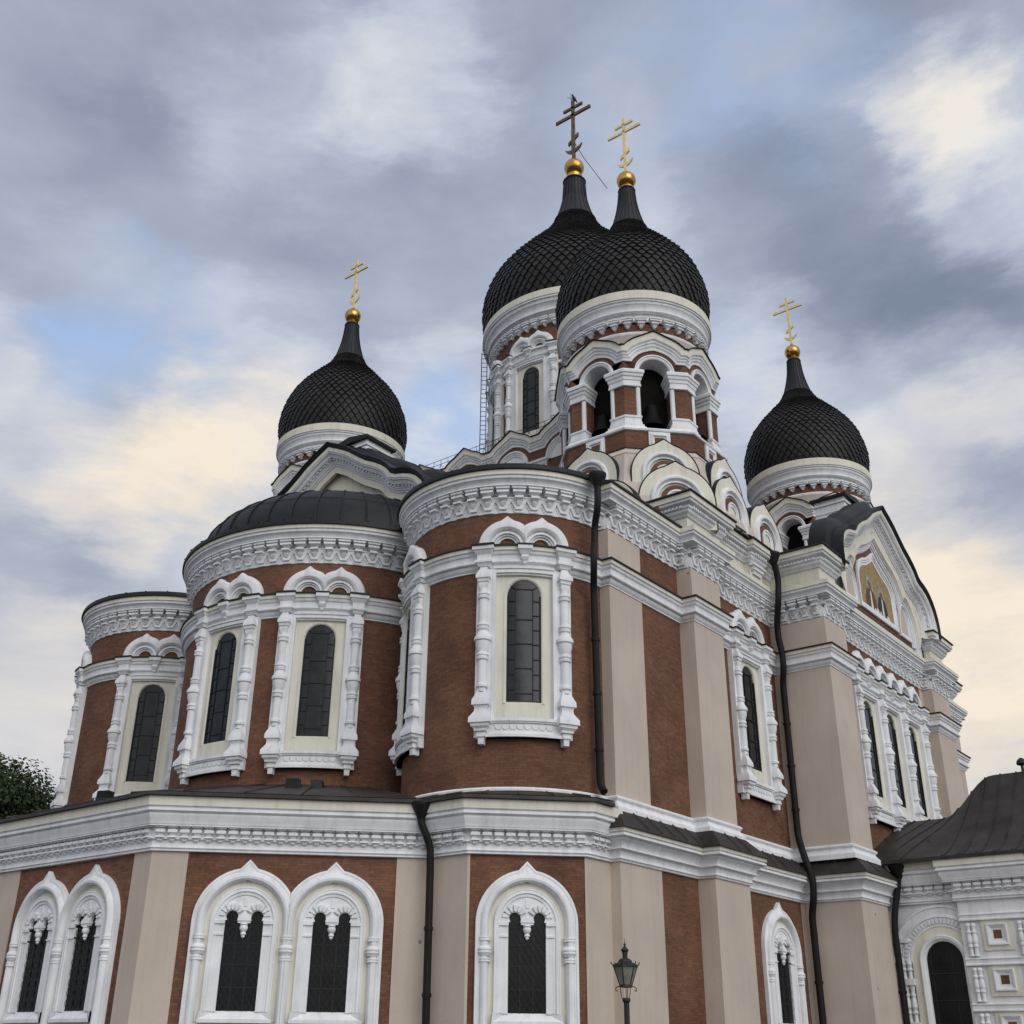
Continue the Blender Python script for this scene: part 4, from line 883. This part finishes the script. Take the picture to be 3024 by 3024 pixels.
    revolve(w, 0, 0, [(3.45, 30.44), (3.42, 30.41), (3.42, 30.36), (3.37, 30.33), (3.35, 30.24), (3.31, 30.2), (3.26, 30.06), (3.25, 29.97), (3.28, 29.95), (3.28, 29.90), (3.05, 29.9), (3.05, 29.55), (3.09, 29.53), (3.09, 29.5), (3.02, 29.48)], 96)
    part(w, 'cornice', WHITE)
    w = MB()
    for F, wd in around(0, 0, 3.02, 0, 360, .56): unit_upper(w, F, wd, False, 29.05, .72)
    part(w, 'frieze', [WHITE, VOID])
    w = MB(); revolve(w, 0, 0, [(3.3, 30.86), (3.47, 30.85), (3.47, 30.44), (3.4, 30.43)], 96); part(w, 'drum_fascia', CREAM)
    crown(t, [(r*.982, z) for r, z in DOME_S], 1., 36.95, 54, .47, 39.95, 39.38, 40.52, GOLD, .105, 35.95)
    return t
t0 = tower((-.48, -9.36, 0), "belfry with open arches and black dome nearest the camera, in front of the big dome")
def dup(o, loc, label):
    r = o.copy(); C.objects.link(r); r.location = loc; r['label'] = label
    for ch in list(o.children):
        c = ch.copy(); C.objects.link(c); c.parent = r
    return r
dup(t0, (-.48, 9.36, 0), "belfry with small black dome on the left, behind the plain gable")
dup(t0, (18.29, -9.36, 0), "belfry with small black dome on the right, behind the mosaic gable")
# kokoshniks round the foot of the near belfry
def koko(d, az, u, hw, z0, zc, tip, label):
    n = (cos(radians(az)), sin(radians(az))); kokoshnik(PF(-.48+n[0]*d, -9.36+n[1]*d, *n), hw, z0, zc, tip, d-2.6, K, u=u, label=label)
for az, lab in ((180, "upper keel arch on the left side of the near belfry's foot"), (225, "upper keel arch facing the camera at the near belfry's foot"), (270, "upper keel arch on the right side of the near belfry's foot"), (135, "upper keel arch on the far left side of the near belfry's foot")):
    koko(3.95, az, 0., 1.33, 20.4, 21.74, 23.27, lab)
koko(4.12, 225, .36, 1.48, 19.4, 20.55, 22.22, "lower keel arch facing the camera at the near belfry's foot")
koko(4.12, 270, -.02, 1.42, 20.15, 20.76, 22.36, "lower keel arch on the right side of the near belfry's foot")
koko(4.08, 270, 3.07, 1.48, 20.15, 20.70, 22.36, "lower keel arch beside the right rain pipe")
koko(4.12, 180, .80, 1.46, 18.8, 20.0, 21.5, "lower keel arch on the left side of the near belfry's foot")
x = MB(); ngon(x, -.48, -9.36, [(3.6, 22.0), (3.85, 21.0), (3.9, 20.25)], 8, 0); x.build('belfry_foot', DARKROOF, K)
# ---- central drum ------------------------------------------------------------
CC = (8.9, 0.)
w = MB(); revolve(w, *CC, [(4.9, 37.9), (4.9, 29.0)], 96); dr = w.build('drum', BRICK, K, "tall brick drum of the biggest dome")
w = MB()
revolve(w, *CC, [(5.62, 38.98), (5.58, 38.94), (5.58, 38.86), (5.5, 38.82), (5.46, 38.66), (5.38, 38.6), (5.3, 38.42), (5.27, 38.28), (5.32, 38.25), (5.32, 38.18), (4.95, 38.16), (4.95, 37.72), (5.0, 37.7), (5.0, 37.66), (4.9, 37.62)], 128)
for z in (34.95, 33.0):
    for a in (182.5, 137.5, 227.5, 272.5): revolve(w, *CC, [(4.9, z+.1), (5.02, z+.08), (5.04, z), (5.02, z-.08), (4.9, z-.1)], 8, a0=radians(a+18), a1=radians(a+27))
revolve(w, *CC, [(4.9, 36.1), (5.22, 36.05), (5.24, 35.94), (5.14, 35.9), (5.1, 35.7), (5.15, 35.66), (5.14, 35.55), (5.04, 35.45), (4.9, 35.36)], 96)
w.build('cornice', WHITE, dr)
w = MB()
for F, wd in around(*CC, 4.9, 0, 360, .56): unit_upper(w, F, wd, False, 37.25, .88)
w.build('frieze', [WHITE, VOID], dr)
w = MB(); revolve(w, *CC, [(5.4, 39.42), (5.62, 39.40), (5.63, 38.98), (5.5, 38.97)], 128); w.build('drum_fascia', CREAM, dr)
for i, az in enumerate((182.5, 137.5, 227.5, 272.5)):
    window_upper(CF(*CC, 4.9, az), 20.0, K, label=("tall round-headed window in the drum of the biggest dome", "drum window of the biggest dome at its left edge", "drum window of the biggest dome hidden behind the near belfry", "drum window of the biggest dome on its right side")[i], cols=1.4)
bigd = bpy.data.objects.new('dome_crown', None)
class Off: pass
tmp = MB(); revolve(tmp, 0, 0, [(5.3, 39.4), (5.3, 39.3)], 64); bt_ = tmp.build('crown_ring', EDGE, K, "biggest black onion dome, behind the near belfry", (CC[0], CC[1], 0))
crown(bt_, [(r*.984, z) for r, z in DOME_C], 1.44, 48.45, 70, .64, 52.80, 51.75, 53.6, BRONZE, .14, 46.4)
bpy.data.objects.remove(bigd)
# square base of the drum, each side a row of four waves
BX, BY0, BY1, BX1 = 2.2, 7.23, -5.03, 15.6
w = MB(); sweep(w, [(BX1, BY0), (BX, BY0), (BX, BY1), (BX1, BY1), (BX1, BY0)], [(0, 29.2), (0, 19.5)], caps=False); bs = w.build('drum_base', BRICK, K, "square base of the biggest dome with a waved cornice")
wv_, cv_, ev_ = MB(), MB(), MB(); zc = 27.93; cl = lambda d: 1.535
A = wav(1.22, zc, 1.26, 28.54); B = wav(1.86, zc, 2.14, 29.27)
FS = [PF(BX, BY0-1.535-3.07*i, -1, 0) for i in range(4)]+[PF(BX+1.535+3.35*i, BY1, 0, -1) for i in range(4)]
for F in FS:
    loft(wv_, F, A, B, [(0, 0), (0, .07), (.09, .08), (.11, .05), (.2, .09), (.24, .14), (.27, .14), (.29, .09), (.36, .12), (.40, .18), (.46, .19), (.48, .15), (.54, .19), (.58, .22)], 0, cl)
    loft(cv_, F, A, B, [(.58, .22), (.58, .25), (.97, .26), (.97, .2)], 0, cl)
    loft(ev_, F, A, [(u, z+.03) for u, z in B], [(.95, .25), (.96, .33), (1, .33), (1., 0), (.97, -.5)], 0, cl)
    rings(wv_, F, 0, zc, [(.98, .0), (.98, .12), (.92, .14), (.88, .12), (.86, .08), (.80, .1), (.76, .06), (.7, .06), (.66, .02), (.0, .02)], leg=zc-.1)
    for s_ in (-1, 1): secs(wv_, F, s_*1.20, [(zc, .335, .2), (zc-.12, .335, .2), (zc-.16, .32, .15), (zc-.3, .3, .12), (zc-.34, .28, .09), (zc-.6, .28, .08)])
for n_, q, m_ in (('wave_cornice', wv_, WHITE), ('cream_wave', cv_, CREAM), ('roof_edge', ev_, EDGE)): q.build(n_, m_, bs)
w = MB(); w.poly([(BX+.1, BY0, 28.6), (BX+.1, BY1+.1, 28.6), (BX1, BY1+.1, 28.6), (BX1, BY0, 28.6)]); w.build('drum_roof', DARKROOF, bs)
w = MB()
for i in range(24):       # walkway railing behind the waves
    ya, yb = BY0-.1-.5*i, BY0-.6-.5*i; xr = BX+.75
    for z in (30.62, 30.36): tube(w, [(xr, ya, z), (xr, yb, z)], .014, 4)
    tube(w, [(xr, ya, 28.6), (xr, ya, 30.62)], .012, 4)
    za, zb_ = (29.4, 30.36) if i % 2 else (30.36, 29.4); tube(w, [(xr, ya, za), (xr, yb, zb_)], .010, 4)
w.build('walkway_railing', IRON, K)
w = MB(); dl = Vector((CC[0], CC[1], 0)); lat = Vector((-sin(radians(211-83)), cos(radians(211-83)), 0)); rad_ = Vector((cos(radians(211-83)), sin(radians(211-83)), 0))
b0 = dl+rad_*5.5; lat = rad_*.8
for s_ in (-.2, .2): tube(w, [b0+lat*s_+Vector((0, 0, 29)), b0+lat*s_+Vector((0, 0, 38.6))], .026, 5)
for i in range(33): tube(w, [b0-lat*.2+Vector((0, 0, 29.2+i*.3)), b0+lat*.2+Vector((0, 0, 29.2+i*.3))], .018, 4)
w.build('roof_ladder', IRON, K)
w = MB(); tube(w, [(8.9, -.05, 55.0), (7.8, -1.5, 52.0), (6.7, -3.0, 49.2), (5.4, -4.6, 46.2)], .022, 5); w.build('stay_cable', IRON, K)
w = MB(); tube(w, [(8.9, .12, 58.3), (8.9, .12, 59.1)], .02, 4); tube(w, [(8.9, .12, 58.3), (8.86, .16, 54)], .015, 4); tube(w, [(8.9, .12, 58.9), (8.7, .3, 58.95)], .015, 4); w.build('lightning_rod', IRON, K)
# ---- porch -------------------------------------------------------------------
PX = 6.8
pp = [(PX, -14.6), (PX, -17.7), (PX-.28, -17.7), (PX-.28, -20.15), (PX+.4, -20.9), (15.6, -20.9), (15.6, -14.6)]
w = MB(); sweep(w, pp, [(0, 7.4), (0, 0)], caps=False); po = w.build('porch', WHITE, K, "white side porch with a dark swept roof at the right edge")
w = MB(); pr_ = [(d, z+.06) for d, z in P_LCOR]; sweep(w, pp, pr_)
for F, wd in along(pp[:-1], .36):
    class Up:
        curved = False
        def __init__(s, F): s.F = F
        def __call__(s, u, z, d): return s.F(u, z+.06, d)
    unit_lower(w, Up(F), wd)
sweep(w, pp[2:], [(0, 6.16), (.08, 6.14), (.10, 6.10), (.06, 6.08), (.06, 5.98), (.12, 5.95), (.12, 5.91), (0, 5.9)])
sweep(w, pp[2:], [(0, 4.68), (.08, 4.66), (.10, 4.62), (.06, 4.60), (.06, 4.48), (.12, 4.45), (.12, 4.41), (0, 4.4)])
sweep(w, pp[2:], [(0, 3.2), (.08, 3.18), (.10, 3.14), (.06, 3.12), (.06, 3.0), (.12, 2.97), (.12, 2.93), (0, 2.9)])
w.build('cornice', WHITE, po)
w = MB(); sweep(w, pp, [(d, z+.06) for d, z in P_LCRM+[(.3, 7.73)]], caps=False); w.build('fascia', CREAM, po)
FW = PF(PX, -16.9, -1, 0); w = MB(); zc = 4.62
rings(w, FW, 0, zc, [(.88, .12), (.88, .2), (.84, .22), (.80, .2), (.76, .2), (.72, .15), (.67, .12), (.66, .02)], leg=.8)
rings(w, FW, 0, zc, [(1.92, 0), (1.92, .10), (1.84, .12), (1.82, .08), (1.60, .08), (1.58, .13), (1.50, .16), (1.47, .1), (1.24, .1), (1.22, .14), (1.18, .14), (1.17, .08)])
for i in range(30):
    t = pi*(i+.5)/30
    q = [(1.28, t-.03), (1.28, t+.03), (1.45, t+.03), (1.45, t-.03)]; q = [(r*cos(a), zc+r*sin(a)) for r, a in q]
    G(w, FW, [[(u, z, .1) for u, z in q+q[:1]], [(u, z, .17) for u, z in q+q[:1]]]); w.poly([FW(u, z, .17) for u, z in q[::-1]])
for zb in (4.0, 2.55):
    for u in (-1.55, -1.33, 1.33):
        lathe(w, FW, u, .06, [(zb+1.28, .09), (zb+1.2, .12), (zb+1.1, .08), (zb+1.0, .08), (zb+.97, .11), (zb+.93, .11), (zb+.88, .08), (zb+.72, .11), (zb+.58, .13), (zb+.54, .13), (zb+.5, .1), (zb+.42, .09), (zb+.38, .12), (zb+.34, .12), (zb+.3, .08), (zb+.1, .08), (zb+.02, .12)], 10)
    box(w, FW, -1.75, -1.18, zb+1.28, zb+1.42, 0, .22); box(w, FW, -1.75, -1.18, zb-.03, zb+.05, 0, .2)
FP = PF(PX-.28, -18.95, -1, 0)
for zb in (4.72, 3.24, 1.76):
    for u in (-.98, -.80, .80, .98):
        lathe(w, FP, u, .05, [(zb+1.1, .08), (zb+1.02, .1), (zb+.95, .07), (zb+.85, .07), (zb+.82, .1), (zb+.78, .1), (zb+.74, .07), (zb+.62, .1), (zb+.5, .11), (zb+.46, .11), (zb+.4, .08), (zb+.36, .1), (zb+.3, .1), (zb+.27, .07), (zb+.1, .07), (zb+.0, .1)], 10)
w.build('arch_trim', WHITE, po)
w = MB(); rings(w, FW, 0, zc, [(1.18, .11), (.86, .11)], leg=.8); w.build('cream_border', CREAM, po)
for zm in (5.42, 3.93, 2.45):
    cf, cw, cb = MB(), MB(), MB()
    q = lambda h: [(-h, zm+h*1.02), (h, zm+h*1.02), (h, zm-h*1.02), (-h, zm-h*1.02), (-h, zm+h*1.02)]
    G(cf, FP, [[(u, z, d) for u, z in q(h)] for h, d in ((.52, 0), (.52, .05), (.36, .05))])
    G(cw, FP, [[(u, z, d) for u, z in q(h)] for h, d in ((.36, .05), (.35, .11), (.31, .11), (.19, .03), (.17, .03), (.14, .02))])
    cb.poly([FP(u, z, .025) for u, z in q(.142)[:4][::-1]], q(.142)[:4][::-1])
    cf.build('coffer_border', CREAM, po); cw.build('coffer', WHITE, po); cb.build('coffer_brick', BRICK, po)
w = MB(); headed(w, FW, .68, zc, .8, .04); w.build('glass', GLASS, po)
w = MB()
for z in (1.5, 2.4, 3.3, 4.2): bar(w, FW, -.66, z, .66, z, .03, .04, .07)
for u in (-.5, .25): bar(w, FW, u, .8, u, 5.05, .025, .04, .06)
w.build('glazing_bars', IRON, po)
# swept roof as a height field
XR = 11.07
def ph(x, y):
    s_ = max(0, min(1, 1-abs(x-XR)/(XR-PX+.85))); t = max(0, min(1, (-16.3-y)/2.2)); t = t*t*(3-2*t)
    return 8.14+(2.25*(1-t)+3.75*t)*(s_**(.9+.75*t))
w = MB(); xs = [PX-.85+(XR*2-2*PX+1.7)*i/40 for i in range(41)]; ys = [-14.6-7.0*j/30 for j in range(31)]
w.grid([[(x, y, ph(x, y)) for x in xs] for y in ys]); w.grid([[(xs[0], y, z+ph(xs[0], y)) for y in ys] for z in (0, -.12)]+[[(xs[0]+.4, y, 8.05) for y in ys]])
w.grid([[(x, ys[-1], ph(x, ys[-1])-z) for x in xs] for z in (0, 2.5)])
for y in [-15.1-.62*k for k in range(11)]:
    for sg in (-1, 1):
        pts = [(XR+sg*(XR-PX+.85)*k/16, y+(.9*(k/16) if y > -17 else 0), 0) for k in range(17)]; tube(w, [(a, b, ph(a, b)+.015) for a, b, _ in pts if b < -14.6], .034, 4)
tube(w, [(PX-.5+(XR-PX+.4)*k/16, -18.0-.35*(k/16), ph(PX-.5+(XR-PX+.4)*k/16, -18.0-.35*(k/16))+.01) for k in range(17)], .03, 5)
lathe(w, PF(PX+.95, -16.7, -1, 0), 0, .06, [(9.05, .04), (8.98, .10), (8.90, .2), (8.86, .22)], 12, a0=0, a1=2*pi)
w.build('roof', ROOF, po)
w = MB(); revolve(w, XR, -19.72, [(.02, 12.44), (.10, 12.40), (.18, 12.31), (.21, 12.2), (.17, 12.15), (.06, 12.13), (.06, 12.0), (.08, 11.7)], 16); w.build('roof_finial', IRON, po)
# ---- rain pipes ---------------------------------------------------------------
def pipe(pts, r, head, label):
    p = MB(); P = [Vector(q) for q in pts]; full = []
    for i, q in enumerate(P):      # rounded elbows
        if 0 < i < len(P)-1:
            a, b = (P[i-1]-q), (P[i+1]-q); l = min(.3, a.length*.45, b.length*.45); a.normalize(); b.normalize()
            for k in range(5): t = k/4; full.append((q+a*l)*(1-t)**2+q*2*t*(1-t)+(q+b*l)*t*t)
        else: full.append(q)
    tube(p, full, r, 12)
    z = P[-1].z+1.2
    for a, b in zip(P, P[1:]):
        n = int((a-b).length/2.0)
        for k in range(1, n+1):
            q = a+(b-a)*(k/(n+.6)); t = (b-a).normalized(); tube(p, [q-t*.05, q+t*.05], r*1.22, 12)
    hx, hy, hz = pts[0]
    revolve(p, hx, hy, [(.05, hz+.34), (head, hz+.34), (head*1.02, hz+.30), (head*.96, hz+.22), (head*.7, hz+.06), (r*1.25, hz-.08), (r, hz-.15)], 16)
    return p.build('rain_pipe', PIPE, K, label)
pipe([(-9.66, -13.16, 18.45), (-9.70, -13.18, 17.6), (-9.38, -12.82, 17.1), (-9.40, -12.82, 16.5), (-9.74, -13.0, 16.1), (-9.76, -13.0, 15.5), (-9.28, -12.66, 15.0), (-9.13, -12.62, 8.75), (-9.2, -12.8, 8.5)], .115, .30, "black rain pipe between the front apse and the side wall")
pipe([(2.63, -13.64, 19.75), (2.95, -13.64, 19.1), (2.80, -13.62, 18.1), (3.28, -13.24, 17.3), (3.36, -13.22, 16.6), (3.22, -13.36, 16.15), (3.25, -13.36, 15.4), (3.46, -13.17, 14.9), (3.50, -13.15, 8.9), (3.20, -13.45, 8.1), (3.18, -13.70, 7.3), (3.25, -13.62, 6.6), (3.42, -13.42, 6.1), (3.44, -13.42, .2)], .128, .30, "long black rain pipe beside the gabled front")
pipe([(6.40, -15.72, 7.65), (6.38, -15.6, 7.0), (6.33, -15.42, 6.3), (6.28, -15.36, 5.7), (6.28, -15.36, .2)], .122, .32, "black rain pipe beside the white porch")
pipe([(-12.95, -8.95, 7.7), (-12.95, -8.96, 7.45), (-12.86, -9.1, 7.1), (-12.74, -9.15, 6.8), (-12.7, -9.15, 6.3), (-12.62, -9.15, .2)], .108, .29, "black rain pipe in the corner between the two apse storeys")
# ================================================================== OTHER THINGS
def floodlight(loc, az, label, two=False):
    r = empty('floodlight', loc, label, 'floodlight', 'floodlights on the low roof'); r.rotation_euler = (0, 0, radians(az))
    F = PF(0, 0, 0, -1)
    b = MB(); secs(b, F, 0, [(.52, .19, .18), (.50, .22, .24), (.16, .24, .26), (.10, .2, .22)], d0=-.12); b.build('lamp_housing', IRON, r)
    b = MB(); box(b, F, -.2, .2, .16, .48, .265, .275); b.build('lamp_glass', GLASS, r)
    b = MB(); 
    for s_ in (-1, 1): bar(b, F, s_*.27, 0, s_*.27, .36, .04, -.02, .02)
    bar(b, F, -.27, .0, .27, .0, .05, -.03, .03); tube(b, [(0, 0, -.35), (0, 0, .02)], .03, 6); b.build('bracket', IRON, r)
    return r
floodlight((-13.3, -3.75, 8.78), -48, "black box floodlight on the low roof, left one of the pair under the middle apse")
f2 = floodlight((-12.75, -4.15, 8.78), 40, "black floodlight turned sideways on the low roof, right one of the pair")
floodlight((-14.6, 4.45, 9.15), -70, "black floodlight in front of the far left apse's column")
# crow
cr = MB(); Fc = None
def body(pts):     # (along, z, r) spine
    rows = []
    for x_, z_, r_ in pts: rows.append([(0+r_*cos(2*pi*k/10)*.8, x_, z_+r_*sin(2*pi*k/10)) for k in range(11)])
    cr.grid(rows)
body([(-.52, -.12, .01), (-.40, -.08, .05), (-.26, .0, .075), (-.12, .06, .11), (.02, .12, .12), (.12, .18, .10), (.17, .24, .075), (.21, .28, .075), (.26, .29, .06), (.30, .28, .03), (.36, .265, .018), (.42, .25, .004)])
tube(cr, [(.04, .0, .04), (.04, .02, -.10)], .014, 5); tube(cr, [(-.04, .0, .04), (-.04, .02, -.10)], .014, 5)
for s_ in (-1, 1): cr.grid([[(s_*.09, .1, .18), (s_*.11, .05, .06)], [(s_*.1, -.15, .10), (s_*.115, -.15, .0)], [(s_*.05, -.42, -.04), (s_*.06, -.42, -.09)]])
c_ = cr.build('crow', mat("crow_feathers", (.012, .012, .014), .6, .3), None, "black crow perched on top of the highest cross", (8.9, 0, 58.78)); c_['category'] = 'bird'; c_.rotation_euler = (radians(38), 0, radians(20))
# street lamp
LP = empty('street_lamp', (-15.0, -17.0, 0), "black old-style street lamp with a six-sided lantern in front of the side wall", 'street lamp')
FL = PF(0, 0, -s2, -s2)
w = MB(); revolve(w, 0, 0, [(.03, 2.63), (.085, 2.62), (.09, 2.57), (.06, 2.53), (.06, 2.0), (.075, 1.98), (.075, 1.92), (.065, 1.9), (.07, 1.0), (.1, .95), (.11, .5), (.15, .45), (.16, .02), (.2, 0)], 18); w.build('post', IRON, LP)
w = MB(); k6 = lambda r, z, o=.3: [(r*cos(o+pi*i/3), r*sin(o+pi*i/3), z) for i in range(7)]
w.grid([k6(.13, 2.86), k6(.265, 3.26)][::-1]); w.build('lantern_glass', LANT, LP)
w = MB()
for i in range(6):
    o = .3+pi*i/3; tube(w, [(.13*cos(o), .13*sin(o), 2.86), (.27*cos(o), .27*sin(o), 3.27), (.31*cos(o), .31*sin(o), 3.31), (.32*cos(o), .32*sin(o), 3.35)], .013, 5)
w.grid([k6(.10, 2.90), k6(.145, 2.89), k6(.15, 2.84), k6(.10, 2.83), k6(.0, 2.83)]); w.grid([k6(.25, 3.31), k6(.285, 3.29), k6(.285, 3.25), k6(.255, 3.24)])
for i in range(3):
    o = .3+2*pi*i/3; tube(w, [(.13*cos(o), .13*sin(o), 2.85), (.12*cos(o), .12*sin(o), 2.72), (.095*cos(o), .095*sin(o), 2.62), (.02*cos(o), .02*sin(o), 2.62)], .009, 5)
tube(w, [(0, 0, 2.6), (0, 0, 2.85)], .01, 5)
for s_ in (-1, 1):
    pts = [(.13, 2.85), (.18, 2.855), (.22, 2.83), (.235, 2.79), (.22, 2.76), (.195, 2.77), (.20, 2.79)]; tube(w, [FL(s_*u, z, 0) for u, z in pts], .011, 5)
w.build('lantern_frame', IRON, LP)
w = MB(); w.grid([k6(.10, 3.42), k6(.15, 3.38), k6(.155, 3.35), k6(.285, 3.29)]); revolve(w, 0, 0, [(.09, 3.40), (.10, 3.36)], 12)
revolve(w, 0, 0, [(.002, 3.84), (.008, 3.76), (.012, 3.73), (.028, 3.72), (.028, 3.70), (.018, 3.68), (.03, 3.66), (.085, 3.60), (.088, 3.585), (.06, 3.55), (.055, 3.42), (.09, 3.41), (.10, 3.38)], 16); w.build('lantern_roof', IRON, LP)
# tree behind the left edge
def tree(loc, H, R, label, seed, n=9000):
    rnd = random.Random(seed); T = empty('tree', loc, label, 'tree', 'trees behind the cathedral')
    w = MB(); tube(w, [(0, 0, 0), (.15, .1, H*.25), (-.1, .2, H*.5), (.1, 0, H*.75)], [.45, .36, .25, .1], 10)
    lumps = []
    for i in range(44):
        a = rnd.uniform(0, 2*pi); e_ = rnd.uniform(-.5, 1); rr = rnd.uniform(.2, .78)
        c = Vector((R*rr*cos(a)*sqrt(max(.1, 1-e_*e_*.6)), R*rr*sin(a)*sqrt(max(.1, 1-e_*e_*.6)), H*.62+e_*H*.30)); lumps.append((c, rnd.uniform(.26, .42)*R))
        tube(w, [(0, 0, H*rnd.uniform(.25, .5)), c*.6+Vector((0, 0, H*.2)), c], [.16, .09, .03], 6)
    w.build('trunk', mat("bark", (.05, .04, .032), .9, .2, var=.3), T)
    f = MB()
    for i in range(n):
        c, r = lumps[rnd.randrange(len(lumps))]; v = Vector((rnd.gauss(0, 1), rnd.gauss(0, 1), rnd.gauss(0, .8))).normalized()*r*rnd.uniform(.4, .97)**.8
        p = c+v; nrm = (v.normalized()+Vector((rnd.uniform(-.8, .8), rnd.uniform(-.8, .8), rnd.uniform(-.2, 1)))).normalized(); a = nrm.orthogonal().normalized(); b = nrm.cross(a); th = rnd.uniform(0, 6.3); a, b = a*cos(th)+b*sin(th), b*cos(th)-a*sin(th); s_ = rnd.uniform(.075, .16)
        f.poly([p-a*s_, p-b*s_*.6, p+a*s_*1.1, p+b*s_*.6], None, rnd.choice((0, 0, 1, 2)))
    f.build('crown', LEAF, T, flat=True)
LEAF = [mat("leaf_dark", (.024, .045, .014), .7, .3, var=.3, vscale=1), mat("leaf_mid", (.038, .066, .019), .7, .3, var=.3, vscale=1), mat("leaf_light", (.058, .084, .025), .7, .3, var=.3, vscale=1)]
tree((-5.2, 31.6, 0), 15.5, 5.9, "dense green tree at the left edge, nearest behind the far left apse", 3, 110000)
tree((-11.5, 40, 0), 13.0, 4.8, "lower green tree at the left edge, farther back", 5, 16000)
